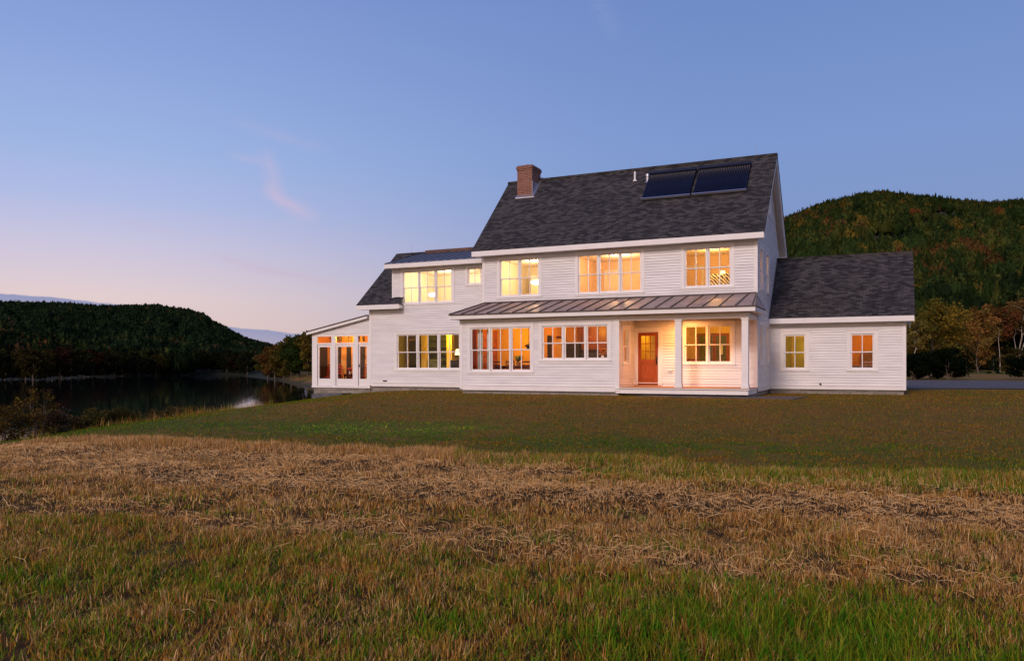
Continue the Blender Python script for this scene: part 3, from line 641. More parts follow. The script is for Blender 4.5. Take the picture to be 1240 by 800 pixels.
# trim: corner boards, skirts, friezes
mb = MB()
def corner(w, u, z0, z1, side, wd=.13): 
    a, b_ = (u - wd, u) if side > 0 else (u, u + wd); w.box(mb, a, b_, -.01, .03, z0, z1)
corner(WB, -11.64, ZB, 3.0, -1); corner(WB, -4.74, ZB, 3.0, 1, .17); corner(WA, -11.67, 3.5, 5.86, -1); corner(WA, .03, ZP, 2.8, 1); corner(WA, .03, 3.6, 5.86, 1)
corner(WR, 2.1, .26, 5.86, -1); corner(WC, -18.32, ZB, 3.8, -1); corner(WC, -17.0, 4.0, 5.72, -1, .1); corner(WW, 5.13, ZB, 2.85, 1); corner(WWR, 5.64, ZB, 2.85, -1); corner(WW, 0.015, .26, 2.85, -1, .06)
WB.box(mb, -11.51, -4.91, 0, .026, .06, .25); WB.box(mb, -11.51, -4.91, 0, .05, .25, .275)
WC.box(mb, -18.19, -11.66, 0, .026, .07, .25); WC.box(mb, -18.19, -11.66, 0, .05, .25, .275)
WR.box(mb, 2.24, 8.9, 0, .026, .08, .25); WR.box(mb, 2.24, 5.6, 0, .05, .25, .275)
WW.box(mb, .03, 5.0, 0, .026, .1, .25); WW.box(mb, .03, 5.0, 0, .05, .25, .275)
WWR.box(mb, 5.77, 10.56, 0, .026, .1, .25)
WA.box(mb, -11.54, -.1, 0, .026, 5.76, 5.87); WB.box(mb, -11.51, -4.91, 0, .024, 2.86, 2.98); WW.box(mb, .03, 5.0, 0, .026, 2.72, 2.83); WC.box(mb, -16.9, -11.7, 0, .026, 5.64, 5.73)
WA.box(mb, -4.6, -.1, 0, .05, ZP + .13, ZP + .155); WA.box(mb, -3.6, -.1, 0, .026, ZP, ZP + .13)
mb.build('corner_board', M['trim'], house, bevel=.004)

# foundation
mb = MB(); mb.box(-11.55, -4.8, .06, 2.9, -.6, .07); mb.box(-18.25, -11.6, 3.06, 9, -1.2, .075); mb.box(-4.8, -.05, .4, 2.3, -.6, -.0); mb.box(-11.6, -.04, 2.16, 8.8, -.6, .075); mb.box(0, 5.05, 5.7, 10.4, -.6, .11); mb.box(-21.76, -18.3, 3.06, 6.9, -1.6, -.02)
mb.build('foundation', M['stone'], house)

# roofs
def slab(mb, x0, x1, y0, z0, y1, z1, t, mi=0, d=0):
    # sloping slab: (y0,z0) eave top, (y1,z1) ridge top, vertical thickness t, lowered by d
    z0 -= d; z1 -= d
    mb.hexa([(x0, y0, z0 - t), (x1, y0, z0 - t), (x1, y1, z1 - t), (x0, y1, z1 - t), (x0, y0, z0), (x1, y0, z0), (x1, y1, z1), (x0, y1, z1)], mi)
def gable_roof(name, x0, x1, ye, ze, yr, zr, yb, label, ov=.0):
    mb = MB(); t = .06
    slab(mb, x0, x1, ye, ze, yr, zr, t); slab(mb, x0, x1, yb, ze, yr, zr, t)
    mb.box(x0, x1, yr - .12, yr + .12, zr - .11, zr + .02)
    r_ = mb.build(name, M['shingle'], house); r_['label'] = label
    tb = MB()   # white boards: sloping rakes and boxed eaves
    slab(tb, x0 + .03, x1 - .03, ye + .04, ze + .03, yr, zr, .05, d=t + .002); slab(tb, x0 + .03, x1 - .03, yb - .04, ze + .03, yr, zr, .05, d=t + .002)
    for (a, b_) in ((x0 + .02, x0 + .07), (x1 - .07, x1 - .02)):
        slab(tb, a, b_, ye + .05, ze + .045, yr, zr, .20, d=t + .05); slab(tb, a, b_, yb - .05, ze + .045, yr, zr, .20, d=t + .05)
    return r_, tb
roof, tb = gable_roof('roof', -12.0, .34, 1.65, 6.05, 5.5, 9.84, 9.35, 'steep dark shingle roof of the main block')
tb.box(-11.97, .31, 1.70, 2.1, 5.84, 5.995); tb.box(-11.97, .31, 1.63, 1.70, 5.82, 6.03); tb.box(-11.97, .31, 8.9, 9.3, 5.84, 5.995)
tb.build('eave_trim', M['trim'], roof)
wroof, tb = gable_roof('roof', .0, 5.43, 5.27, 3.02, 8.1, 5.82, 10.93, 'dark shingle roof of the low right wing')
tb.box(.02, 5.4, 5.32, 5.64, 2.81, 2.965); tb.box(.02, 5.4, 5.25, 5.31, 2.79, 3.0)
tb.build('eave_trim', M['trim'], wroof)
# left wing main roof with its shed dormer: shingle strip left of the dormer, metal on the dormer
mb = MB(); t = .035
ye, ze, yr, zr = 2.58, 3.99, 6.1, 6.93
slab(mb, -18.8, -16.99, ye, ze, yr, zr, t); slab(mb, -18.8, -11.7, 9.62, ze, yr, zr, t); slab(mb, -16.99, -11.7, 5.6, ze + (5.6 - ye) * (zr - ze) / (yr - ye), yr, zr, t)
slab(mb, -16.99, -16.35, ye, ze, 3.0, ze + .42 * .835, t)
croof = mb.build('roof', M['shingle'], house); croof['label'] = 'dark shingle roof of the left wing'
tb = MB(); slab(tb, -18.77, -16.99, ye + .04, ze + .03, yr, zr, .05, d=t + .002)
slab(tb, -18.78, -18.73, ye + .05, ze + .045, yr, zr, .2, d=t + .05); slab(tb, -18.78, -18.73, 9.57, ze + .045, yr, zr, .2, d=t + .05)
tb.box(-18.77, -16.38, 2.62, 3.0, 3.77, 3.925); tb.box(-18.79, -16.36, 2.56, 2.62, 3.75, 3.965); tb.build('eave_trim', M['trim'], croof)
mb = MB(); slab(mb, -17.2, -11.66, 2.58, 5.89, 5.9, 6.80, .03)
droof = mb.build('roof', M['metal_blue'], house); droof['label'] = 'grey standing seam metal roof of the dormer'
mb = MB()
for k in range(14): x = -17.15 + k * .42; slab(mb, x, x + .03, 2.58, 5.925, 5.9, 6.835, .034)
mb.build('seam', M['metal_seam'], droof)
tb = MB(); slab(tb, -17.17, -11.67, 2.62, 5.88, 5.9, 6.77, .06); tb.box(-17.18, -11.67, 2.56, 2.63, 5.67, 5.857); tb.box(-17.16, -11.67, 2.63, 3.0, 5.68, 5.8)
tb.box(-17.17, -17.05, 2.63, 3.0, 5.68, 5.84)
tb.build('eave_trim', M['trim'], droof)
mb = MB(); mb.box(-16.95, -11.7, 5.93, 6.27, 6.80, 6.965); mb.build('ridge_cap', M['copper_cap'], croof)
# dormer side cheek
mb = MB(); mb.face([(-16.985, 3.0, 3.95), (-16.985, 3.0, 5.75), (-16.985, 5.9, 6.7)]); mb.build('dormer_cheek', M['siding'], house)

# pent roof over bay and porch
mb = MB(); y0, z0, y1, z1 = -.42, 3.16, 2.1, 3.80
def pent(t, d=0, e=0): return [(-11.93 + e, y0 + e, z0 - t - d), (.33 - e, y0 + e, z0 - t - d), (-.0, y1, z1 - t - d), (-11.56, y1, z1 - t - d), (-11.93 + e, y0 + e, z0 - d), (.33 - e, y0 + e, z0 - d), (-.0, y1, z1 - d), (-11.56, y1, z1 - d)]
mb.hexa(pent(.03))
mb.face([(.33, y0, z0), (.33, 2.3, z0), (.0, 2.12, z1)]); mb.face([(.0, 2.12, z1), (.33, 2.3, z0), (.02, 2.3, z0)]); mb.face([(.33, y0, z0 - .002), (.33, 2.3, z0 - .002), (0, 2.3, z0 - .002)])
proof = mb.build('roof', M['metal_roof'], house); proof['label'] = 'long taupe standing seam metal roof above bay and porch'
mb = MB(); n = 21
for k in range(n + 1):
    x = -11.92 + (11.92 + .2) * k / n; xt = min(max(x + .10, -11.56), -.02) if k else -11.57
    a = Vector((x, y0, z0)); b_ = Vector((xt, y1, z1)); q = Vector((.016, 0, 0)); u = Vector((0, 0, .045))
    mb.hexa([a - q, a + q, b_ + q, b_ - q, a - q + u, a + q + u, b_ + q + u, b_ - q + u])
a = Vector((.33, y0, z0)); b_ = Vector((0, 2.1, z1)); q = Vector((.02, 0, 0)); u = Vector((0, 0, .035)); mb.hexa([a - q, a + q, b_ + q, b_ - q, a - q + u, a + q + u, b_ + q + u, b_ - q + u])
mb.box(-11.58, 0, 2.05, 2.12, z1 - .01, z1 + .05); mb.box(-11.95, .35, y0 - .02, y0 + .01, z0 - .03, z0 + .012)
mb.build('seam', M['metal_seam'], proof)
tb = MB(); tb.box(-11.9, .30, -.40, -.34, 2.97, 3.125); tb.box(-11.9, .30, -.34, 0, 2.98, 3.06); tb.box(.24, .30, -.34, 2.3, 2.97, 3.125); tb.box(0.03, .24, 0, 2.3, 2.98, 3.06); tb.box(-11.9, -11.84, -.34, 2.9, 2.97, 3.125); tb.box(-11.84, -11.62, 0, 2.9, 2.98, 3.06)
tb.face([(-11.9, -.38, 3.125), (-11.62, 2.1, 3.125), (-11.56, 2.1, 3.76)])
tb.build('eave_trim', M['trim'], proof, bevel=.004)

# porch
mb = MB(); mb.box(-4.74, 0, 0.0, 2.09, ZP - .035, ZP - .0); 
for k in range(14): mb.box(-4.74, .03, -.04 + k * .152, -.04 + k * .152 + .145, ZP - .001, ZP + .022)
dk = mb.build('porch_floor', M['deck'], house)
mb = MB(); mb.box(-4.9, .0, -.005, .03, .02, ZP - .036); mb.box(-.035, .0, .03, 2.09, .02, ZP - .036); mb.box(-4.9, .06, -.065, -.006, ZP - .036, ZP - .003, 0); mb.box(0.001, .06, -.005, 2.09, ZP - .036, ZP - .003); mb.build('porch_skirt', M['trim'], house)
for (a, b_) in ((-2.62, -2.38), (-.23, .0)):
    mb = MB(); mb.box(a, b_, .0, .22, ZP + .02, 2.76); mb.box(a - .02, b_ + .02, -.02, .24, ZP + .02, ZP + .14); mb.box(a - .02, b_ + .02, -.02, .24, 2.7, 2.76); mb.build('porch_column', M['trim'], house, bevel=.006)
mb = MB(); mb.box(-4.74, 0, -.005, .215, 2.762, 2.975); mb.box(-.2, 0, .215, 2.09, 2.762, 2.975); mb.build('porch_beam', M['trim'], house, bevel=.004)
mb = MB(); mb.box(-4.76, -.2, .215, 2.09, 2.87, 2.90); mb.build('porch_ceiling', mat('porch_ceiling_paint', (.72, .60, .44), .6), house)
mb = MB(); mb.tube([(-2.6, 1.15, 2.87), (-2.6, 1.15, 2.845)], .1, 16); mb.build('ceiling_lamp', M['bulb'], house, smooth=False)

def light(name, x, y, z, power, col, rad=.12, kind='POINT'):
    l = bpy.data.lights.new(name, kind); l.energy = power; l.color = col; l.shadow_soft_size = rad
    o = bpy.data.objects.new(name, l); COL.objects.link(o); o.location = HW(x, y, z); return o
WARM = (1, .52, .18)
pl_ = light('porch_light', -2.6, 1.15, 2.84, 100, (1, .37, .09), .12, 'AREA'); pl_.data.shape = 'DISK'; pl_.data.size = .2

# front door
mb = MB(); WA.box(mb, -4.80, -4.66, 0, .04, ZP, 2.55); WA.box(mb, -3.78, -3.64, 0, .04, ZP, 2.55); WA.box(mb, -4.66, -3.78, 0, .04, 2.42, 2.55); WA.box(mb, -4.82, -3.62, 0, .06, 2.55, 2.58)
WA.box(mb, -4.66, -4.63, -.15, 0, ZP, 2.42); WA.box(mb, -3.81, -3.78, -.15, 0, ZP, 2.42); WA.box(mb, -4.63, -3.81, -.15, 0, 2.39, 2.42)
frame = mb.build('door_casing', M['trim'], house)
mb = MB(); a, b_, z0, z1, gz0 = -4.63, -3.81, ZP + .02, 2.39, 1.32
WA.box(mb, a, a + .12, -.07, -.025, z0, z1); WA.box(mb, b_ - .12, b_, -.07, -.025, z0, z1); WA.box(mb, a + .12, b_ - .12, -.07, -.025, z1 - .13, z1); WA.box(mb, a + .12, b_ - .12, -.07, -.025, gz0 - .16, gz0); WA.box(mb, a + .12, b_ - .12, -.07, -.025, z0, z0 + .22)
WA.box(mb, a + .12, b_ - .12, -.06, -.04, z0 + .22, gz0 - .16); WA.box(mb, a + .17, b_ - .17, -.05, -.03, z0 + .27, gz0 - .21)
for q in (1, 2): x = a + .12 + (b_ - a - .24) * q / 3; WA.box(mb, x - .012, x + .012, -.062, -.03, gz0, z1 - .13)
for q in (1, 2): z = gz0 + (z1 - .13 - gz0) * q / 3; WA.box(mb, a + .12, b_ - .12, -.063, -.031, z - .012, z + .012)
door = mb.build('front_door', M['doorwood'], house, bevel=.004); door['label'] = 'orange stained wood front door with nine lights'
mb = MB(); mb.face([WA.p(a + .11, -.05, gz0 - .01), WA.p(b_ - .11, -.05, gz0 - .01), WA.p(b_ - .11, -.05, z1 - .12), WA.p(a + .11, -.05, z1 - .12)]); mb.build('pane', M['glass'], door)
mb = MB(); WA.box(mb, b_ - .085, b_ - .04, -.025, -.012, 1.1, 1.42); mb.tube([WA.p(b_ - .062, .01, 1.14), WA.p(b_ - .062, .045, 1.2), WA.p(b_ - .062, .045, 1.32), WA.p(b_ - .062, .01, 1.38)], .012, 6); mb.build('handle', M['black'], door)
mb = MB(); WA.box(mb, -4.8, -3.64, .0, .12, ZP + .022, ZP + .06); mb.build('threshold', M['deck'], house)

# windows
window(WB, *win['Btri'], 3, label='triple window of the orange dining room'); window(WB, *win['Bkit'], 3, label='triple kitchen window with shorter sashes')
window(WA, *win['Ap1'], 2); window(WA, *win['Atri'], 3); window(WA, *win['Ap2'], 2); window(WA, *win['Pp'], 2)
window(WC, *win['Cd'], 3); window(WC, *win['Cs'], 1, double=False, casing=.09, label='small square four light window'); window(WC, *win['Cl'], 3, label='wide triple window of the olive lit living room')
window(WW, *win['W1'], 1); window(WW, *win['W2'], 1)
for k in ('R1', 'R2', 'R3', 'R4'): window(WR, *win[k], 1)
window(WR, *win['R5'], 1, double=False, casing=.09); window(WBR, *win['Sd'], 1)

# chimney on the roof
def rz(y): return 6.05 + (y - 1.65) * (9.84 - 6.05) / 3.85
mb = MB(); x0, x1, y0, y1 = -11.13, -10.38, 4.58, 5.58
mb.box(x0, x1, y0, y1, 8.2, 10.12); mb.box(x0 - .02, x1 + .02, y0 - .02, y1 + .02, 10.12, 10.19); mb.box(x0 - .045, x1 + .045, y0 - .045, y1 + .045, 10.19, 10.30); mb.box(x0 - .01, x1 + .01, y0 - .01, y1 + .01, 10.30, 10.35)
ch = mb.build('chimney', M['brick'], house)
mb = MB(); mb.tube([(-10.8, 5.0, 10.35), (-10.8, 5.0, 10.46)], [.14, .11], 12); mb.build('chimney_pot', M['clay'], ch)
mb = MB(); slab(mb, x0 - .05, x1 + .14, y0 - .12, rz(y0 - .12) + .03, y0 + .01, rz(y0 + .01) + .03, .03); slab(mb, x1, x1 + .14, y0, rz(y0) + .03, y1, rz(y1) + .03, .03); mb.box(x1 + .001, x1 + .012, y0, y1, 8.9, 9.6); mb.build('flashing', M['alu'], ch)

# solar collectors on the front slope: (px corners measured) x -7.4..-1.2
def sp(x, s_, h=0):      # point on the front slope: s_ metres up-slope from the eave, h above the surface
    n = Vector((0, -(9.84 - 6.05), 3.85)).normalized(); d = Vector((0, 3.85, 9.84 - 6.05)).normalized()
    p = Vector((x, 1.65, 6.05)) + d * s_ + n * h; return p
def collector(x0, x1, s0, s1, label):
    mb = MB(); h = .12
    nt_ = 30
    for k in range(nt_):
        x = x0 + .06 + (x1 - x0 - .12) * k / (nt_ - 1); mb.tube([sp(x, s0 + .04, h), sp(x, s1 - .1, h)], .033, 6)
    o = mb.build('solar_collector', M['collector'], house, smooth=True); o['label'] = label
    m2 = MB()
    for (a, b_, c, d) in ((x0, x1, s1 - .14, s1 + .02),):
        m2.hexa([sp(a, c, .03), sp(b_, c, .03), sp(b_, d, .03), sp(a, d, .03), sp(a, c, .22), sp(b_, c, .22), sp(b_, d, .22), sp(a, d, .22)])
    m2.hexa([sp(x0 + .02, s0 + .03, .045), sp(x1 - .02, s0 + .03, .045), sp(x1 - .02, s1 - .1, .045), sp(x0 + .02, s1 - .1, .045), sp(x0 + .02, s0 + .03, .06), sp(x1 - .02, s0 + .03, .06), sp(x1 - .02, s1 - .1, .06), sp(x0 + .02, s1 - .1, .06)])
    m2.build('manifold', M['collector_frame'], o)
    m3 = MB(); m3.hexa([sp(x0, s0, .06), sp(x1, s0, .06), sp(x1, s0 + .05, .06), sp(x0, s0 + .05, .06), sp(x0, s0, .16), sp(x1, s0, .16), sp(x1, s0 + .05, .16), sp(x0, s0 + .05, .16)])
    m3.build('rail', M['alu'], o)
def slope_of(px, py):   # only used to read the measured corners as metric positions on the roof plane
    O = Vector((0, 0, CAMZ)); Mi = MH.inverted(); o = Mi @ O; d = (Mi.to_3x3() @ Vector(((px - 620) / 964, 1, (443 - py) / 964)))
    n = Vector((0, -(9.84 - 6.05), 3.85)); p0 = Vector((0, 1.65, 6.05)); t = (p0 - o).dot(n) / d.dot(n); p = o + d * t; return p.x, (p - Vector((p.x, 1.65, 6.05))).length
a, b_, c, d = slope_of(775.8, 244.3), slope_of(836.3, 238.8), slope_of(838.2, 238.2), slope_of(902.8, 233.3); e = slope_of(788.1, 212.6); f = slope_of(912.4, 198.9)
print('COLLECTOR', a, b_, c, d, e, f)
sS = (a[1] + d[1]) / 2; sT = (e[1] + f[1]) / 2 - .1; X0 = (a[0] + e[0]) / 2; X3 = (d[0] + f[0]) / 2; XM = (b_[0] + c[0]) / 2
collector(X0, XM - .04, sS, sT, 'left evacuated tube solar collector'); collector(XM + .04, X3, sS, sT, 'right evacuated tube solar collector')

# roof vents, lightning rods, small wall fittings
for (px, py, h, r) in ((768.9, 219, .40, .045), (784, 221, .26, .06)):
    x, s_ = slope_of(px, py); p = sp(x, s_, 0); mb = MB(); mb.tube([p + Vector((0, 0, -.05)), p + Vector((0, 0, h))], r, 12); mb.tube([p + Vector((0, 0, -.03)), p + Vector((0, 0, .05))], [r * 2.2, r * 1.3], 12)
    if r > .05: mb.tube([p + Vector((0, 0, h)), p + Vector((0, 0, h + .1))], [r * 1.5, r * 1.2], 12)
    mb.build('vent_pipe', M['alu'] if r > .05 else M['trim'], house, smooth=False)
for (x, y, z, h) in ((-5.9, 5.5, 9.84, .5), (-.5, 5.5, 9.84, .45), (-17.9, 6.1, 6.93, .45), (-10.7, 5.3, 10.35, .5)):
    mb = MB(); mb.tube([(x, y, z - .02), (x, y, z + h)], [.012, .006], 6); mb.build('lightning_rod', M['alu'], house)
mb = MB(); mb.box(-17.5, -17.3, 2.93, 2.99, .32, .37); mb.build('wall_vent', M['black'], house)
mb = MB(); mb.tube([(2.0, 5.64, .32), (2.0, 5.55, .32)], .04, 8); mb.build('wall_vent', M['black'], house)
mb = MB(); mb.box(-3.38, -3.2, 2.02, 2.1, .86, .9); mb.tube([(-3.2, 2.04, .86), (-3.2, 2.04, 1.05)], .012, 6); mb.build('outlet_box', M['trim'], house)
mb = MB(); mb.box(-11.0, -10.8, -.06, -.0, .02, .06); 

# sunroom at the left end
SX0, SX1, SY0, SY1 = -21.82, -18.32, 3.0, 6.9
WS = Wall(0, SY0, 1, 0); bays = [(-21.50, -20.62), (-20.36, -19.25), (-19.0, -18.42)]
def srz(x): return 2.80 + (x + 22.03) * (3.53 - 2.80) / (22.03 - 18.32)
mb = MB()
xs = [SX0] + [v for b__ in bays for v in b__] + [SX1]
for k in range(0, len(xs), 2): WS.box(mb, xs[k], xs[k + 1], -.12, 0, .0, 2.52)
WS.box(mb, SX0, SX1, -.12, .001, 2.52, 2.66); WS.box(mb, SX0 - .01, SX1 + .05, -.12, .02, -.03, .06)
for (a, b_) in bays: WS.box(mb, a, b_, -.11, -.01, 2.12, 2.2)
# left side wall and rear wall posts
for yy in (3.0, 4.25, 5.5, 6.75): mb.box(SX0, SX0 + .12, yy + (.125 if yy == 3 else 0), yy + .15, .0, 2.52)
mb.box(SX0 + .002, SX0 + .12, 3.125, SY1, 2.52, 2.64); mb.box(SX0 + .002, SX0 + .12, 3.125, SY1, -.03, .35)
mb.box(SX0, SX1, SY1 - .1, SY1, -.03, .3); mb.box(SX0, SX1, SY1 - .1, SY1, 2.4, 2.66)
for x in (-20.7, -19.6, -18.45): mb.box(x, x + .12, SY1 - .11, SY1 - .001, .3, 2.4)
sr = mb.build('sunroom', M['trim'], house, bevel=.004); sr['label'] = 'white framed sunroom at the left end'
siding(WS, SX0, SX1, 2.66, 3.5, lim=lambda z: (max(SX0, -22.03 + max(0, z + .1 - 2.80) / ((3.53 - 2.80) / 3.71)), SX1), parent=sr, name='gable_siding')
mb = MB(); A = (-22.05, 2.79); B = (-18.34, 3.53)
def lean(mb, y0, y1, t, d=0, e=0): mb.hexa([(A[0] + e, y0, A[1] - t - d), (B[0], y0, B[1] - t - d), (B[0], y1, B[1] - t - d), (A[0] + e, y1, A[1] - t - d), (A[0] + e, y0, A[1] - d), (B[0], y0, B[1] - d), (B[0], y1, B[1] - d), (A[0] + e, y1, A[1] - d)])
lean(mb, 2.78, 7.1, .055); r_ = mb.build('roof', M['metal_seam'], sr)
mb = MB(); lean(mb, 2.81, 7.05, .05, .056, .03); lean(mb, 2.80, 2.86, .12, .057, .03); mb.build('eave_trim', M['trim'], sr)
for i, (a, b_) in enumerate(bays):
    mb = MB(); q = .10 if i != 2 else .09
    WS.box(mb, a + .02, a + q, -.09, -.045, .07, 2.11); WS.box(mb, b_ - q, b_ - .02, -.09, -.045, .07, 2.11); WS.box(mb, a + q, b_ - q, -.09, -.045, .07, .42); WS.box(mb, a + q, b_ - q, -.09, -.045, 2.0, 2.11)
    dd = mb.build('glazed_door' if i == 2 else 'glazed_panel', M['trim'], sr)
    g = MB(); g.face([WS.p(a + q - .01, -.07, .4), WS.p(b_ - q + .01, -.07, .4), WS.p(b_ - q + .01, -.07, 2.01), WS.p(a + q - .01, -.07, 2.01)]); g.face([WS.p(a, -.07, 2.19), WS.p(b_, -.07, 2.19), WS.p(b_, -.07, 2.53), WS.p(a, -.07, 2.53)]); 
    po = g.build('pane', M['screen'], sr)
    if i == 2: mb = MB(); mb.tube([WS.p(a + .06, -.02, 1.05), WS.p(a + .06, .03, 1.05)], .02, 6); WS.box(mb, a + .045, a + .075, -.045, -.03, 1.0, 1.15); mb.build('handle', M['black'], sr)
mb = MB(); mb.box(SX0 + .03, SX1, 3.1, SY1 - .1, .0, .05); mb.build('floor', M['floor'], sr)
mb = MB()   # interior wall against the wing, orange, plus rear infill
mb.face([(-18.34, 3.12, .05), (-18.34, 6.8, .05), (-18.34, 6.8, 3.3), (-18.34, 3.12, 3.3)]); mb.box(-21.68, -18.36, 4.2, 4.26, .05, 3.2); mb.box(-21.68, -21.64, 4.0, 4.2, .05, 2.9); mb.box(-21.68, -21.64, 3.14, 4.0, 2.2, 2.9)
mb.build('inner_wall', M['w_orange'], sr)
mb = MB(); mb.box(-21.69, -21.65, 3.14, 4.0, .3, 2.2); [mb.box(a, b_, 4.15, 4.19, .3, 2.1) for a, b_ in ((-21.25, -20.92), (-20.55, -20.3), (-19.72, -19.45))]; mb.build('dark_screen', mat('dark_insect_screen', (.03, .022, .02), .8), sr)
mb = MB()
for x in (-21.5, -21.3, -21.15, -20.95, -20.5, -20.35, -19.85, -19.6): mb.box(x, x + .09, 4.13, 4.19, 2.32, 2.55)
mb.build('transom_light', M['picture'], sr)
mb = MB(); lean(mb, 3.1, 6.85, .01, .12, .3); mb.build('ceiling', M['w_orange'], sr)
light('sunroom_light', -20.1, 3.55, 2.5, 50, (1, .46, .05), .08)

# stone landing slab by the sunroom and slab under the porch edge
tag(MB().hexa([tuple(HW(*p)) for p in ((-21.2, 2.2, -.62), (-19.4, 2.2, -.62), (-19.4, 3.0, -.62), (-21.2, 3.0, -.62), (-21.2, 2.2, -.32), (-19.4, 2.2, -.27), (-19.4, 3.0, -.27), (-21.2, 3.0, -.32))]).build('stone_step', noisy('slate_step', (.06, .065, .08), (.12, .12, .13), 3, .7)), 'dark stone step slab lying under the sunroom windows', 'step')
mb = MB(); mb.hexa([tuple(HW(*p)) for p in ((-3.9, -.75, -.2), (1.6, -.75, -.2), (1.9, 1.2, -.2), (-3.7, -.1, -.2), (-3.9, -.75, -.045), (1.6, -.75, -.045), (1.9, 1.2, -.045), (-3.7, -.1, -.045))]); tag(mb.build('gravel_apron', M['gravel']), kind='structure')

# ------------------------------------------------------------------ rooms
def room(name, x0, x1, y0, y1, z0, z1, wm, front, ops, cm=None, fm=None, side_ops=(), bk=None):
    mb = MB()
    mb.face([(x0, y1, z0), (x1, y1, z0), (x1, y1, z1), (x0, y1, z1)], 3 if bk else 0)
    mb.face([(x0, y0, z0), (x0, y1, z0), (x0, y1, z1), (x0, y0, z1)])
    wr = Wall(x1, 0, 0, 1); flatwall(mb, wr, y0, y1, z0, z1, side_ops, 0)
    flatwall(mb, Wall(0, y0, 1, 0), x0, x1, z0, z1, ops, 0)
    mb.face([(x0, y0, z1), (x1, y0, z1), (x1, y1, z1), (x0, y1, z1)], 1); mb.face([(x0, y0, z0), (x1, y0, z0), (x1, y1, z0), (x0, y1, z0)], 2)
    return mb.build(name, [wm, cm or M['ceil'], fm or M['floor'], bk or wm], house)
E_ = DEPTH - .002
rl = room('living_room', -18.15, -11.75, 3 + E_, 6.0, .3, 2.8, M['w_olive'], 0, [win['Cl']])
room('dining_room', -11.48, -8.2, E_, 3.0, .3, 2.82, M['w_amber'], 0, [win['Btri']], cm=M['w_amber'])
room('kitchen', -8.1, -4.90, E_, 2.7, .3, 2.82, M['w_orange'], 0, [win['Bkit']], side_ops=[win['Sd']], cm=M['w_orange'])
room('hall', -4.88, -3.3, 2.1 + .151, 6.5, .24, 2.85, M['w_yellow'], 0, [win['door']])
room('study', -3.25, -.131, 2.1 + E_, 5.5, .3, 2.85, M['w_yellow'], 0, [win['Pp']], side_ops=[win['R1'], win['R2']])
room('bedroom', -16.9, -11.8, 3 + E_, 6.8, 3.2, 5.72, M['w_cream'], 0, [win['Cd'], win['Cs']])
room('bedroom', -11.5, -7.9, 2.1 + E_, 6.5, 3.25, 5.85, M['w_cream'], 0, [win['Ap1']])
room('bedroom', -7.85, -4.0, 2.1 + E_, 6.0, 3.25, 5.85, M['w_peach'], 0, [win['Atri']])
room('bedroom', -3.95, -.131, 2.1 + E_, 5.9, 3.25, 5.85, M['w_peach'], 0, [win['Ap2']], side_ops=[win['R3'], win['R4']])
room('wing_room', .15, 2.3, 5.64 + E_, 9, .3, 2.75, M['w_olive'], 0, [win['W1']])
room('wing_room', 2.4, 4.95, 5.64 + E_, 9, .3, 2.75, M['w_orange'], 0, [win['W2']], cm=M['w_orange'])
mb = MB(); mb.face([(-.15, 4.5, 7.0), (-.15, 6.5, 7.0), (-.15, 6.5, 8.4), (-.15, 4.5, 8.4)]); mb.build('attic_dark_sheet', mat('dark_attic', (.1, .09, .1), .9), house)  # dark sheet behind the gable window stands in for the unlit attic

LC = (1, .68, .38)
light('room_light', -15.0, 4.4, 2.5, 82, (1, .60, .05)); light('room_light', -9.9, 1.6, 2.45, 78, (1, .56, .04)); light('room_light', -6.4, 1.3, 2.5, 62, (1, .48, .035)); light('room_light', -4.2, 4.0, 2.5, 26, (1, .55, .07))
light('room_light', -1.8, 3.9, 2.5, 46, (1, .52, .05)); light('room_light', -14.8, 4.8, 5.35, 205, (1, .76, .52)); light('room_light', -9.9, 4.2, 5.4, 145, LC); light('room_light', -6.0, 4.0, 5.4, 125, (1, .60, .29)); light('room_light', -2.0, 4.0, 5.4, 82, (1, .52, .14))
light('room_light', 1.2, 7.2, 2.4, 22, (1, .70, .05)); light('room_light', 3.7, 7.3, 2.5, 34, (1, .58, .02))

HR_ = -TH
def hthing(name, x, y, z, label, cat, group=None, rz=0): return empty(name, HW(x, y, z), HR_ + rz, label, cat, group)
# pendant and flush lamps that give the room light
def ceiling_lamp(x, y, z, r, label, group=None, drop=.0):
    t = hthing('ceiling_lamp', x, y, z, label, 'lamp', group); mb = MB(); mb.tube([(0, 0, 0), (0, 0, -.04 - drop)], .05 if not drop else .008, 10); mb.build('mount', M['alu'], t)
    mb = MB(); mb.ball((0, 0, -.06 - drop), (r, r, r * .45), 14, 8); mb.build('globe', M['bulb'], t, smooth=True)
for i, (x, l) in enumerate(((-7.2, 'lit white globe lamp in the left kitchen sash'), (-6.15, 'lit white globe lamp in the middle kitchen sash'), (-5.35, 'lit white globe lamp in the right kitchen sash'))): ceiling_lamp(x, .9, 2.80, .15, l, 'kitchen ceiling lamps', .03)
ceiling_lamp(-15.6, 4.4, 5.68, .2, 'bright ceiling lamp behind the left dormer windows', None, 1.1)
ceiling_lamp(-9.75, 3.6, 5.8, .24, 'bright hanging lamp in the upper two sash bedroom window', None, .95)
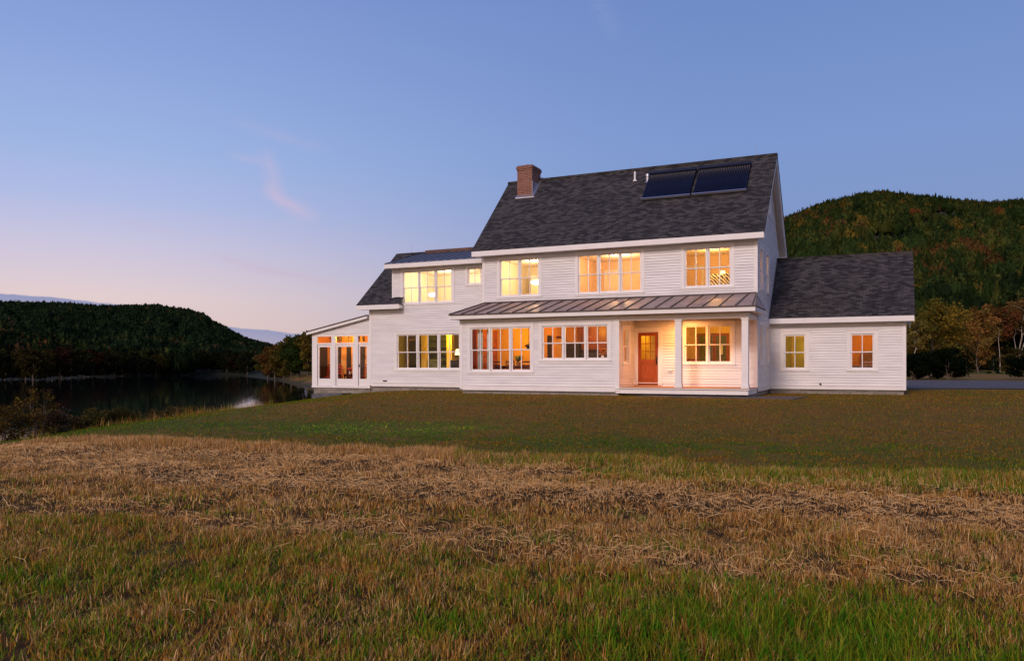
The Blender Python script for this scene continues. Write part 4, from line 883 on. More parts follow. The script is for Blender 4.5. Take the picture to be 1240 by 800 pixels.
# kitchen furniture
def cupboard(name, x0, x1, y0, y1, z0, z1, m_, label, cat, doors=2, knob=M['alu']):
    t = hthing(name, (x0 + x1) / 2, (y0 + y1) / 2, z0, label, cat); w_, d_, h = (x1 - x0) / 2, (y1 - y0) / 2, z1 - z0
    MB().box(-w_, w_, -d_, d_, 0, h).build('carcass', m_, t)
    for k in range(doors):
        a = -w_ + .02 + k * (2 * w_ - .02) / doors; b = a + (2 * w_ - .02) / doors - .02; q = MB(); q.box(a, b, -d_ - .022, -d_ - .001, .03, h - .03); q.box(a + .06, b - .06, -d_ - .03, -d_ - .022, .09, h - .09); o = q.build('cupboard_door', m_, t, bevel=.003)
        q = MB(); q.ball(((b - .04) if k % 2 == 0 else a + .04, -d_ - .04, h * .5), .015, 8, 6); q.build('knob', knob, o)
    return t
cupboard('wall_cupboard', -7.1, -5.9, 2.2, 2.66, 1.72, 2.78, M['darkwood'], 'dark red wall cupboards seen through the right kitchen sash', 'cupboard', 3)
cupboard('tall_cupboard', -7.95, -7.15, 2.1, 2.66, .3, 2.0, M['darkgrey'], 'black refrigerator seen through the middle kitchen sash', 'refrigerator', 2)
cupboard('oven_housing', -7.1, -5.9, 2.15, 2.66, .3, 1.62, M['darkgrey'], 'dark oven unit below the red kitchen cupboards', 'oven', 1)
cupboard('kitchen_island', -7.2, -5.5, .95, 1.35, .3, 1.2, M['brownwood'], 'brown kitchen island behind the kitchen windows', 'kitchen island', 4)
def picture(x, y, z, w_, h, label, rz=0, m_=None):
    t = hthing('picture', x, y, z, label, 'picture', rz=rz); q = MB()
    for (a, b, c, d) in ((-w_, -w_ + .03, 0, h), (w_ - .03, w_, 0, h), (-w_ + .03, w_ - .03, 0, .03), (-w_ + .03, w_ - .03, h - .03, h)): q.box(a, b, -.03, 0, c, d)
    q.build('frame', M['black'], t); MB().box(-w_ + .03, w_ - .03, -.012, -.004, .03, h - .03).build('print', m_ or M['picture'], t)
picture(-8.09, 1.15, 1.35, .2, .95, 'tall dark picture on the orange kitchen wall', rz=math.pi / 2, m_=M['darkgrey'])
def doorway(x, y, z0, w_, h, m_, inner, label):
    t = hthing('interior_door', x, y, z0, label, 'door'); q = MB(); q.box(-w_ - .1, -w_, -.05, 0, 0, h + .1); q.box(w_, w_ + .1, -.05, 0, 0, h + .1); q.box(-w_, w_, -.05, 0, h, h + .1); q.build('casing', m_, t)
    q = MB(); q.box(-w_, w_, -.03, -.005, 0, h); q.box(-w_ + .1, w_ - .1, -.04, -.03, .2, h * .45); q.box(-w_ + .1, w_ - .1, -.04, -.03, h * .52, h - .15); q.build('leaf', inner, t)
doorway(-8.09, 1.95, .3, .26, 1.9, M['darkwood'], M['w_yellow'], 'bright yellow door with dark casing in the kitchen')
doorway(-2.6, 5.49, .3, .26, 2.05, M['brownwood'], M['darkgreen'], 'dark door left in the study behind the porch')
doorway(-1.95, 5.49, .3, .22, 2.05, M['doorwood'], M['darkgreen'], 'red framed dark door in the middle of the study')
doorway(-1.2, 5.49, .3, .25, 2.05, M['doorwood'], M['doorwood'], 'red wood door at the right of the study')
doorway(-4.2, 6.49, .24, .34, 2.0, M['trim'], M['w_cream'], 'pale door at the end of the entrance hall')
def vase(x, y, z, label, fl, s=1, n=46):
    t = hthing('flower_vase', x, y, z, label, 'vase of flowers'); q = MB(); q.tube([(0, 0, 0), (0, 0, .08 * s), (0, 0, .18 * s), (0, 0, .22 * s)], [.05 * s, .08 * s, .06 * s, .045 * s], 12); q.build('vase', M['white_ceramic'], t, smooth=True)
    q = MB(); rr = random.Random(3)
    for k in range(n):
        a = rr.uniform(0, 6.28); r = rr.uniform(0, .2) * s; h = rr.uniform(.25, .5) * s; p = (r * math.cos(a), r * math.sin(a), h)
        for j in range(5): b = a + j * 1.257; q.face([p, (p[0] + .05 * s * math.cos(b), p[1] + .05 * s * math.sin(b), p[2] + .02), (p[0] + .05 * s * math.cos(b + .8), p[1] + .05 * s * math.sin(b + .8), p[2] + .01)], k % len(fl))
        q.ball(p, .022 * s, 6, 4, k % len(fl))
    q.build('blossoms', fl, t)
    q = MB()
    for k in range(14): a = rr.uniform(0, 6.28); r = rr.uniform(.05, .18) * s; q.tube([(0, 0, .18 * s), (r * math.cos(a), r * math.sin(a), .42 * s)], .004, 4)
    q.build('stems', M['plantgreen'], t)
def table(x, y, z, w_, d_, h, label, m_=M['brownwood']):
    t = hthing('table', x, y, z, label, 'table'); MB().box(-w_, w_, -d_, d_, h - .035, h).build('tabletop', m_, t, bevel=.005); q = MB(); q.box(-w_ + .1, w_ - .1, -d_ + .1, d_ - .1, h - .13, h - .036); q.build('apron', m_, t)
    for sx in (-1, 1):
        for sy in (-1, 1): q = MB(); q.tube([(sx * (w_ - .08), sy * (d_ - .08), 0), (sx * (w_ - .08), sy * (d_ - .08), h - .036)], [.022, .035], 8); q.build('leg', m_, t)
def chair(x, y, z, rz, label, group, m_=M['darkwood'], slats=3):
    t = hthing('chair', x, y, z, label, 'chair', group, rz); MB().box(-.22, .22, -.21, .21, .43, .47).build('seat', m_, t, bevel=.005)
    for sx in (-1, 1):
        q = MB(); q.tube([(sx * .19, -.18, 0), (sx * .19, -.18, .43)], .018, 6); q.build('leg', m_, t); q = MB(); q.tube([(sx * .19, .19, 0), (sx * .19, .2, .47), (sx * .19, .27, 1.0)], .018, 6); q.build('leg', m_, t)
    q = MB()
    for k in range(slats): zz = .6 + k * .14; q.hexa([(-.18, .21 + k * .02, zz), (.18, .21 + k * .02, zz), (.18, .235 + k * .02, zz), (-.18, .235 + k * .02, zz), (-.18, .22 + k * .02, zz + .07), (.18, .22 + k * .02, zz + .07), (.18, .245 + k * .02, zz + .07), (-.18, .245 + k * .02, zz + .07)])
    q.build('backrest', m_, t)
# flowers on the kitchen island end
vase(-5.62, .62, 1.28, 'vase of red and yellow flowers in the right kitchen sash', [M['flower_r'], M['flower_y']], .9)
t = hthing('shelf', -5.5, .62, 1.22, 'narrow brown counter carrying the kitchen flower vase', 'shelf'); MB().box(-.55, .55, -.3, .3, 0, .055).build('board', M['brownwood'], t); MB().box(-.5, .5, .2, .25, -.92, 0).build('support', M['brownwood'], t)
table(-9.8, 1.7, .3, .95, .45, .76, 'dark dining table behind the bay windows', M['darkwood'])
chair(-10.35, 1.0, .3, math.pi + .15, 'dark dining chair at the left end of the table', 'dining chairs'); chair(-9.65, 1.0, .3, math.pi - .1, 'dark dining chair in the middle at the table', 'dining chairs'); chair(-9.0, 1.05, .3, math.pi + .05, 'dark dining chair at the right end of the table', 'dining chairs')
def fern(x, y, z, label, s=1):
    t = hthing('potted_plant', x, y, z, label, 'plant'); q = MB(); q.tube([(0, 0, 0), (0, 0, .16 * s)], [.07 * s, .1 * s], 12); q.build('pot', M['clay'], t); q = MB(); rr = random.Random(5)
    for k in range(60):
        a = rr.uniform(0, 6.28); L_ = rr.uniform(.15, .34) * s; up = rr.uniform(.1, .3) * s; p0 = Vector((0, 0, .15 * s)); p1 = p0 + Vector((math.cos(a) * L_ * .5, math.sin(a) * L_ * .5, up)); p2 = p0 + Vector((math.cos(a) * L_, math.sin(a) * L_, up * .6)); w_ = Vector((-math.sin(a), math.cos(a), 0)) * .025 * s
        q.face([p0 - w_ * .3, p0 + w_ * .3, p1 + w_, p1 - w_]); q.face([p1 - w_, p1 + w_, p2])
    q.build('leaves', M['plantgreen'], t)
fern(-9.75, 1.7, 1.06, 'green potted plant on the dining table')
def curtain(x0, x1, y, z0, z1, label, group):
    t = hthing('curtain', (x0 + x1) / 2, y, z0, label, 'curtain', group); q = MB(); n = 28; w_ = x1 - x0
    P = [(-w_ / 2 + w_ * k / n, .025 * math.sin(k * 1.35)) for k in range(n + 1)]
    for (a, b) in zip(P[:-1], P[1:]): q.face([(a[0], a[1], 0), (b[0], b[1], 0), (b[0], b[1], z1 - z0), (a[0], a[1], z1 - z0)])
    o = q.build('cloth', M['curtain'], t, smooth=True); sd = o.modifiers.new('thick', 'SOLIDIFY'); sd.thickness = .006
curtain(-10.96, -10.72, .3, .5, 2.6, 'pale curtain at the far left of the bay window', 'bay curtains'); curtain(-10.55, -10.28, .34, .5, 2.6, 'pale curtain right of centre in the first bay sash', 'bay curtains')
t = hthing('bookcase', -11.38, 1.6, .3, 'red brown bookcase against the left dining room wall', 'bookcase'); MB().box(-.08, .2, -1, 1, 0, 2.3).build('carcass', M['doorwood'], t); q = MB(); [q.box(.2, .22, -.9, .9, .35 * k + .1, .35 * k + .14) for k in range(6)]; q.build('shelf', M['darkwood'], t)
# sconce on the dining wall
t = hthing('wall_sconce', -9.35, 1.9, 1.85, 'black iron fixture hanging in the right bay sash', 'lamp'); q = MB(); q.tube([(0, 0, .95), (0, 0, .12)], .012, 6); q.build('rod', M['black'], t); q = MB(); q.tube([(0, 0, .14), (0, 0, .06), (0, 0, -.02), (0, 0, -.1)], [.05, .2, .08, .13], 12); q.build('shade', M['black'], t)
# living room
t = hthing('bookcase', -16.25, 5.82, .3, 'tall dark green bookcase in the living room', 'bookcase'); MB().box(-1.0, .9, -.02, .12, 0, 2.3).build('back_panel', M['darkgreen'], t); q = MB()
for k in range(7): q.box(-1.0, .9, -.3, -.02, .33 * k + .04, .33 * k + .075)
for x in (-1.03, -.4, .26, .9): q.box(x, x + .04, -.3, -.02, 0, 2.35)
q.build('shelf', M['darkgreen'], t)
doorway(-17.6, 5.98, .3, .34, 2.05, M['w_yellow'], M['darkgreen'], 'dark green door left in the living room'); doorway(-14.35, 5.98, .3, .36, 2.05, M['w_yellow'], M['darkgreen'], 'dark green door right in the living room')
t = hthing('column', -16.6, 5.3, .3, 'bright yellow post inside the living room', 'post'); MB().box(-.13, .13, -.13, .13, 0, 2.5).build('shaft', M['w_yellow'], t)
t = hthing('column', -15.05, 5.2, .3, 'bright yellow post right in the living room', 'post'); MB().box(-.15, .15, -.13, .13, 0, 2.5).build('shaft', M['w_yellow'], t)
def armchair(x, y, z, rz, label, m_):
    t = hthing('armchair', x, y, z, label, 'armchair', rz=rz); MB().box(-.3, .3, -.35, .3, .2, .45).build('seat', m_, t, bevel=.04); MB().box(-.38, .38, .26, .42, .2, 1.05).build('backrest', m_, t, bevel=.05)
    for s_ in (-1, 1): MB().box(min(s_ * .3, s_ * .42), max(s_ * .3, s_ * .42), -.35, .3, .12, .62).build('armrest', m_, t, bevel=.04)
armchair(-15.2, 4.3, .3, math.pi, 'dark armchair behind the living room window', M['darkgreen']); armchair(-13.9, 4.2, .3, math.pi, 'black armchair at the right of the living room window', M['darkgrey'])
def floor_lamp(x, y, z, h, label):
    t = hthing('floor_lamp', x, y, z, label, 'lamp'); q = MB(); q.tube([(0, 0, 0), (0, 0, .03)], .14, 14); q.tube([(0, 0, .03), (0, 0, h)], .012, 6); q.build('stand', M['black'], t); q = MB(); q.tube([(0, 0, h - .05), (0, 0, h + .22)], [.14, .08], 16, cap=False); q.build('lamp_shade', M['shade'], t)
floor_lamp(-13.78, 3.65, .3, 1.32, 'lit lamp with white shade right in the living room window')
floor_lamp(-4.25, 5.2, .24, 1.15, 'small bright lamp seen through the front door glass')
# study
picture(-1.95, 5.43, 1.5, .12, .5, 'small pale picture on the middle study door', m_=M['curtain'])
cupboard('sideboard', -3.2, -2.9, 4.6, 5.2, .3, 1.35, M['doorwood'], 'orange wood cupboard left in the study window', 'cupboard', 1)
# upper bedroom with the striped headboard
t = hthing('bed', -1.75, 4.4, 3.25, 'bed with a black and white striped headboard upstairs', 'bed'); MB().box(-.6, .6, -1.9, .0, .1, .5).build('mattress', M['w_cream'], t, bevel=.04); MB().box(-.62, .62, .0, .08, .2, 1.62).build('headboard', M['stripe'], t, bevel=.03)
floor_lamp(-1.75, 4.75, 3.25, 1.55, 'bedside lamp left of the striped headboard')
cupboard('wardrobe', -10.9, -10.1, 5.6, 6.4, 3.25, 5.35, M['w_peach'], 'peach coloured wardrobe in the upper left bedroom', 'wardrobe', 2)
doorway(-6.9, 5.98, 3.25, .36, 2.1, M['trim'], M['w_cream'], 'white cased door behind the upper triple window'); doorway(-3.2, 5.88, 3.25, .33, 2.1, M['trim'], M['w_peach'], 'white cased door left of the striped bed')
cupboard('sideboard', 3.42, 4.4, 8.5, 8.95, .3, 1.68, M['brownwood'], 'brown sideboard across the lower half of the orange wing window', 'cupboard', 3)
picture(.85, 8.98, 1.62, .17, .5, 'picture in the yellow wing window', m_=M['darkgreen'])
floor_lamp(1.25, 8.6, .3, 1.5, 'lamp inside the yellow wing window')
picture(-.75, 5.88, 5.1, .16, .3, 'small grey picture high on the bedroom wall', m_=M['curtain'])
table(3.6, 6.5, .3, .5, .35, .78, 'small brown desk in the orange wing room'); chair(3.75, 6.9, .3, 0, 'brown chair with slatted back in the wing room', None, M['brownwood'])
doorway(1.0, 8.98, .3, .36, 2.0, M['w_yellow'], M['w_olive'], 'olive door in the yellow wing room')
# sunroom furniture
chair(-19.35, 3.75, .05, -.6, 'red slatted sunroom chair behind the glazed door', 'sunroom chairs', M['red_cloth'], 4); chair(-20.75, 3.75, .05, .7, 'red slatted sunroom chair left of the flower table', 'sunroom chairs', M['red_cloth'], 4)
table(-20.1, 3.75, .05, .25, .22, .6, 'small red brown sunroom table', M['darkwood']); vase(-20.05, 3.75, .65, 'vase of pink flowers on the sunroom table', [M['flower_p']], .6)
chair(-21.35, 3.75, .05, .3, 'red slatted sunroom chair at the left end', 'sunroom chairs', M['red_cloth'], 4)

# ------------------------------------------------------------------ trees
def gzv(x, y): return ground(x, y)
def make_leaves(P, size, rng, colr, var=.35, hue=.12):
    n = len(P); a = rng.normal(size=(n, 3)); a /= np.linalg.norm(a, axis=1)[:, None]; b = np.cross(a, rng.normal(size=(n, 3))); b /= np.linalg.norm(b, axis=1)[:, None] + 1e-9
    s_ = (size * rng.uniform(.6, 1.4, n))[:, None]; V = np.stack([P + a * s_, P + b * s_ * .55, P - a * s_, P - b * s_ * .55], 1).reshape(-1, 3); F_ = np.arange(n * 4).reshape(-1, 4)
    c = np.array(colr)[None] * rng.uniform(1 - var, 1 + var, (n, 1)) * rng.uniform(1 - hue, 1 + hue, (n, 3)); return V, F_, np.repeat(c, 4, 0)
def tree_mesh(seed, h, rad, c0, kind='broad', colr=(.05, .05, .01), leaves=2600, lsize=.2, trunk_r=.14, stems=1, lean=0, col2=None, shape=1.0):
    # returns (trunk MB, leaves arrays); limbs grow first, leaf clumps sit on their ends
    rng = np.random.default_rng(seed); mb = MB(); cl = []
    for s_ in range(stems):
        an = rng.uniform(0, 6.28); ln = lean + (.16 if stems > 1 else 0); top = Vector((math.cos(an) * ln * h, math.sin(an) * ln * h, h * .86)); base = Vector((math.cos(an) * .12 * (stems > 1), math.sin(an) * .12 * (stems > 1), -.15))
        pts = [base.lerp(top, k / 6) + Vector((rng.normal() * .012 * h * (k > 0), rng.normal() * .012 * h * (k > 0), 0)) for k in range(7)]
        mb.tube(pts, [trunk_r * (1 - .82 * k / 6) for k in range(7)], 7)
        nb = int(18 / stems ** .5)
        for k in range(nb):
            f = c0 + (1 - c0) * (k + .5) / nb; i = min(int(f * 6), 5); p = pts[i].lerp(pts[i + 1], f * 6 - i)
            a = k * 2.4 + rng.uniform(-.4, .4)
            if kind == 'broad': g = math.sin(math.pi * min(1, ((f - c0) / (1 - c0)) * .85 + .16)) ** .7; L_ = rad * g * rng.uniform(.75, 1.1); up = .55
            elif kind == 'vase': g = .35 + .65 * math.sin(math.pi * min(1, ((f - c0) / (1 - c0)) * .8 + .2)); L_ = rad * g * rng.uniform(.8, 1.1); up = 1.5
            else: g = 1 - (f - c0) / (1 - c0); L_ = rad * (g + .05) * rng.uniform(.85, 1.1); up = -.12
            d = Vector((math.cos(a), math.sin(a), up * rng.uniform(.6, 1.2))); e = p + d * (L_ / (1 + .25 * abs(up))); m_ = p.lerp(e, .5) + Vector((0, 0, .05 * L_))
            mb.tube([p, m_, e], [trunk_r * .38 * (1 - f * .5), trunk_r * .22, trunk_r * .08], 5, cap=False)
            for q, w in ((.45, .6), (.75, .85), (1.0, 1.0)): cl.append((*(p.lerp(e, q)), w * (L_ * .30 + rad * .10) * (.55 if kind == 'cone' else 1)))
        cl.append((*top, rad * .3 * (.5 if kind == 'cone' else 1)))
    cl = np.array(cl); w = cl[:, 3] ** 1.6; i = rng.choice(len(cl), leaves, p=w / w.sum()); d = rng.normal(size=(leaves, 3)); d /= np.linalg.norm(d, axis=1)[:, None]; r = rng.uniform(.25, 1.0, leaves) ** .6
    P = cl[i, :3] + d * (r * cl[i, 3])[:, None] * np.array([1, 1, .72]); cc = np.array(colr) * np.ones((leaves, 3))
    tone = rng.uniform(.7, 1.35, len(cl))[i][:, None]; cc = cc * tone
    if col2 is not None: f = (rng.uniform(0, 1, len(cl))[i] > .62)[:, None]; cc = np.where(f, np.array(col2) * tone, cc)
    V, F_, C = make_leaves(P, lsize, rng, (1, 1, 1)); C = C * np.repeat(cc, 4, 0); return mb, (V, F_, C)
_tcache = {}
def tree(name, x, y, label, group, seed, bark='bark', z=None, rz=0, scale=1, key=None, mat_='leaf', crown='crown', tint=(1, 1, 1), **kw):
    if z is None: z = gz1(x, y)
    t = empty(name, (x, y, z), rz, label, 'tree' if 'shrub' not in name and 'bush' not in name and 'weed' not in name else ('shrub' if 'weed' not in name else 'plant'), group)
    if key and key in _tcache: me_t, me_c = _tcache[key]
    else:
        mb, (V, F_, C) = tree_mesh(seed, **kw); o1 = mb.build('trunk', M[bark], t, smooth=True); me_t = o1.data; me_c = npmesh(crown, V, F_, M[mat_], C, mesh_only=True)
        o2 = bpy.data.objects.new(crown, me_c); COL.objects.link(o2); o2.parent = t; o2.color = (*tint, 1); t.scale = (scale,) * 3
        if key: _tcache[key] = (me_t, me_c)
        return t
    for nm, me in (('trunk', me_t), (crown, me_c)):
        o = bpy.data.objects.new(nm, me); COL.objects.link(o); o.parent = t; o.color = (*tint, 1)
    t.scale = (scale,) * 3; return t
def at(px, dist): return ((px - 620) / 964 * dist, dist)

# right of the house, in front of the wooded hill
x, y = at(1130, 108); tree('maple_tree', x, y, 'broad olive yellow tree just right of the house', None, 21, 'bark', h=11.0, rad=4.8, c0=.10, colr=(.18, .125, .018), col2=(.10, .092, .016), leaves=7500, lsize=.17, trunk_r=.16)
x, y = at(1108, 104); tree('birch_tree', x, y, 'slim pale trunked tree at the right corner of the house', None, 22, 'birch', h=8.4, rad=1.7, c0=.45, colr=(.15, .12, .03), leaves=1600, lsize=.15, trunk_r=.07)
x, y = at(1185, 124); tree('aspen_tree', x, y, 'upright golden brown tree standing alone in the field', None, 23, 'bark', kind='vase', h=10.6, rad=3.0, c0=.05, colr=(.24, .125, .032), col2=(.17, .11, .028), leaves=6500, lsize=.15, trunk_r=.11)
x, y = at(1211, 138); tree('maple_tree', x, y, 'rust red tree with a thin pale trunk', None, 24, 'birch', h=12.5, rad=2.8, c0=.5, colr=(.12, .042, .016), col2=(.10, .055, .016), leaves=3200, lsize=.18, trunk_r=.07)
x, y = at(1230, 142); tree('birch_tree', x, y, 'clump of bare forked pale trunks at the right edge', None, 25, 'birch', h=14.5, rad=3.6, c0=.5, colr=(.15, .085, .025), leaves=4500, lsize=.18, trunk_r=.12, stems=4)
x, y = at(1262, 140); tree('birch_tree', x, y, 'brown leaved pale trunked tree beyond the right edge', None, 26, 'birch', h=14, rad=3.5, c0=.5, colr=(.085, .05, .02), leaves=3500, lsize=.18, trunk_r=.14)
x, y = at(1196, 146); tree('maple_tree', x, y, 'tall brown orange tree behind the golden tree', None, 27, 'bark', h=13.5, rad=3.5, c0=.15, colr=(.15, .08, .022), col2=(.09, .075, .02), leaves=4500, lsize=.2, trunk_r=.14)
x, y = at(1160, 150); tree('oak_tree', x, y, 'dark green tree between the yellow and the golden tree', None, 28, 'bark', h=13.0, rad=4.0, c0=.1, colr=(.032, .038, .012), leaves=4200, lsize=.2, trunk_r=.16)
x, y = at(1095, 150); tree('oak_tree', x, y, 'dark tree partly hidden by the right wing corner', None, 29, 'bark', h=13, rad=4.5, c0=.25, colr=(.038, .043, .012), leaves=4200, lsize=.2, trunk_r=.18)
x, y = at(1222, 112); tree('young_maple_tree', x, y, 'low young olive brown tree in the grass at right', None, 30, 'bark', h=3.2, rad=1.4, c0=.12, colr=(.075, .060, .016), leaves=1500, lsize=.1, trunk_r=.05)
con = [(1203, 118, 2.9), (1170, 122, 2.7), (1236, 124, 2.6), (1144, 120, 2.6)]
for i, (px, d, h) in enumerate(con):
    x, y = at(px, d); tree('spruce_tree', x, y, ['small dark spruce right of the golden tree', 'small dark spruce left of the golden tree', 'small dark spruce at the right edge of the field', 'small dark spruce behind the dark bushes'][i], 'small spruces in the field', 40, 'bark', scale=h / 2.8, rz=i * 1.3, key='spruce', mat_='needle', kind='cone', h=2.9, rad=1.0, c0=.05, colr=(.010, .022, .012), leaves=1800, lsize=.09, trunk_r=.05)
bush = [(1106, 66, 2.2, 'wide black green bush touching the right wing corner'), (1128, 70, 2.3, 'low black green bush in the middle of the bush row'), (1150, 67, 2.7, 'tallest rounded dark bush beside the driveway'), (1240, 66, 2.1, 'dark rounded bush at the right edge of the photo')]
for i, (px, d, h, l) in enumerate(bush):
    x, y = at(px, d); tree('juniper_bush', x, y, l, 'dark bushes beyond the driveway', 50 + i, 'bark', mat_='needle', h=h, rad=h * .72, c0=.04, colr=(.005, .009, .004), leaves=6500, lsize=.08, trunk_r=.05, stems=3)
# second rows of individual trees closing the gap to the hill
rr = random.Random(8); k = 0
rows = [(150 + rr.uniform(0, 8), 1010 + i * 30 + rr.uniform(-8, 8)) for i in range(10)] + [(166 + rr.uniform(0, 8), 1000 + i * 27 + rr.uniform(-8, 8)) for i in range(12)]
kinds2 = [('hardwood_a', (.016, .021, .006), 'broad', 'dark green tree in the rows at the foot of the right hill'), ('hardwood_b', (.038, .024, .008), 'broad', 'brown autumn tree in the rows at the foot of the right hill'), ('pine_a', (.010, .017, .007), 'cone', 'dark conifer in the rows at the foot of the right hill'), ('hardwood_c', (.04, .034, .008), 'broad', 'yellow tree in the rows at the foot of the right hill')]
for (d, px) in rows:
    q = rr.choice([0, 0, 1, 2, 2, 3, 0]); x, y = at(px, d); kk = kinds2[q]
    tree('pine_tree' if q == 2 else 'hardwood_tree', x, y, kk[3], 'trees at the foot of the right hill, ' + kk[0][-1], 60 + q, 'bark', z=gz1(x, y) - .3, rz=rr.uniform(0, 6), scale=rr.uniform(.85, 1.25), key=kk[0], mat_='needle' if q == 2 else 'leaf', kind=kk[2], h=11.5, rad=3.0 if q == 2 else 3.6, c0=.1, colr=kk[1], leaves=4200, lsize=.24, trunk_r=.16)

for i, (px, d, l) in enumerate(((1098, 140, 'low olive thicket beside the right wing corner'), (1121, 138, 'low olive thicket under the broad yellow tree'), (1146, 143, 'low olive thicket between yellow and golden trees'), (1172, 141, 'low olive thicket left of the golden tree trunk'), (1198, 145, 'low olive thicket right of the golden tree trunk'), (1219, 143, 'low olive thicket left of the pale forked trunks'), (1240, 146, 'low olive thicket at the right edge under the forked trunks'))):
    x, y = at(px, d); tree('thicket_shrub', x, y, l, 'low thickets under the right hand trees', 58, 'bark', rz=i * 1.9, scale=.85 + .1 * (i % 3), key='thicket', h=4.2, rad=2.6, c0=.03, colr=(.030, .032, .008), col2=(.05, .035, .010), leaves=4500, lsize=.16, trunk_r=.05, stems=3)
# left of the house, along the river bend
lb = [(324, 270, .9, 1), (333, 255, 1.05, 2), (343, 243, 1.02, 0), (353, 232, 1.08, 1), (363, 222, 1.12, 3), (373, 212, 1.12, 3), (384, 205, 1.1, 0), (334, 290, 1.1, 2), (350, 275, 1.25, 0), (372, 262, 1.25, 1), (396, 215, 1.1, 1), (340, 262, 1.1, 1)]
lk = [('bank_a', (.10, .072, .014)), ('bank_b', (.075, .065, .014)), ('bank_c', (.11, .050, .016)), ('bank_d', (.026, .042, .009))]
ln = ['yellow brown', 'olive', 'rust brown', 'dark green']
for i, (px, d, s_, q) in enumerate(lb):
    x, y = at(px, d); tree('river_tree', x, y, ln[q] + ' tree in the leafy row between house and river bend', 'river bend trees, ' + ln[q], 80 + q, 'bark', z=max(gz1(x, y), WATER) - .4, rz=i * 1.1, scale=s_, key=lk[q][0], h=12.0, rad=4.6, c0=.10, colr=lk[q][1], leaves=3600, lsize=.3, trunk_r=.2)
# far bank of the river
rr = random.Random(9); fk = [('far_a', (.010, .013, .006), 'dark green'), ('far_b', (.032, .016, .008), 'red brown'), ('far_c', (.032, .028, .008), 'olive yellow'), ('far_d', (.013, .017, .007), 'green')]
pts = []
fb = [(-20, 262), (-5, 256), (12, 258), (26, 262), (40, 252), (55, 268), (70, 285), (84, 300), (98, 310), (112, 322), (126, 335), (140, 350), (153, 362), (166, 372), (180, 384), (192, 392), (205, 398), (218, 404), (232, 408), (245, 410), (258, 412), (270, 415), (282, 415), (294, 410), (303, 404)]
for j in range(3):
    for (px, d) in fb: pts.append((px + rr.uniform(-6, 6), d + j * 14 + rr.uniform(-4, 4)))
for i, (px, d) in enumerate(pts):
    q = rr.choice([0, 0, 0, 3, 3, 1, 2]); x, y = at(px, d)
    if 20 < px < 60 and i < 25: q = 2 if 30 < px < 50 else 1
    tree('bank_tree', x, y, fk[q][2] + ' tree in the belt along the far river bank', 'far bank trees, ' + fk[q][2], 90 + q, 'bark', z=max(gz1(x, y), WATER) - .3, rz=rr.uniform(0, 6), scale=rr.uniform(.8, 1.2), key=fk[q][0], h=11.0, rad=4.6, c0=.08, colr=fk[q][1], leaves=1500, lsize=.42, trunk_r=.2)

# shrubs on the near bank
def shrub(name, px, d, h, r, colr, col2, label, seed, leaves=1500, ls=.05, stems=5, dz=0):
    x, y = at(px, d); return tree(name, x, y, label, 'shrubs on the near river bank', seed, 'bark', z=gz1(x, y) + dz, h=h, rad=r, c0=.08, colr=colr, col2=col2, leaves=int(leaves * 1.8), lsize=ls, trunk_r=.018, stems=stems, kind='broad', scale=.7)
shrub('bank_shrub', 47, 22, 2.1, .62, (.10, .07, .012), (.06, .03, .015), 'tall yellow leaved shrub standing above the dark water at left', 101, 600, .045, 6)
shrub('bank_shrub', 62, 23, 1.0, .8, (.055, .032, .018), (.07, .06, .04), 'brown rounded shrub right of the tall yellow shrub', 102, 1500)
shrub('bank_shrub', 6, 20.5, 1.3, 1.2, (.05, .035, .015), (.10, .06, .01), 'low brown shrub at the far left of the bank', 103, 1500)
shrub('bank_shrub', 80, 24, .95, .45, (.09, .065, .02), (.06, .05, .02), 'thin weedy shrub between brown shrub and green mound', 104, 500)
shrub('bank_shrub', 100, 24.5, .75, .5, (.07, .055, .02), (.10, .08, .015), 'small yellow tipped shrub left of the green mound', 105, 700)
shrub('bank_shrub', 124, 26, .85, 1.0, (.045, .045, .014), (.07, .05, .015), 'rounded olive green mound shrub at the lawn edge', 106, 2600, .05, 7)
shrub('bank_shrub', 146, 27, .75, .8, (.05, .045, .016), (.06, .045, .02), 'olive shrub touching the right of the green mound', 107, 1800, .05, 6)
shrub('bank_shrub', 196, 30, .7, .9, (.06, .048, .018), (.07, .052, .02), 'low tan green shrub left on the lawn crest', 108, 1900, .05, 7)
shrub('bank_shrub', 217, 31, .7, .9, (.055, .05, .018), (.07, .052, .02), 'low tan green shrub right on the lawn crest', 109, 1900, .05, 7)
shrub('bank_shrub', 240, 32, .45, .5, (.09, .07, .04), (.07, .055, .03), 'pale dry weed tuft beside the bright water', 110, 700, .04, 6)

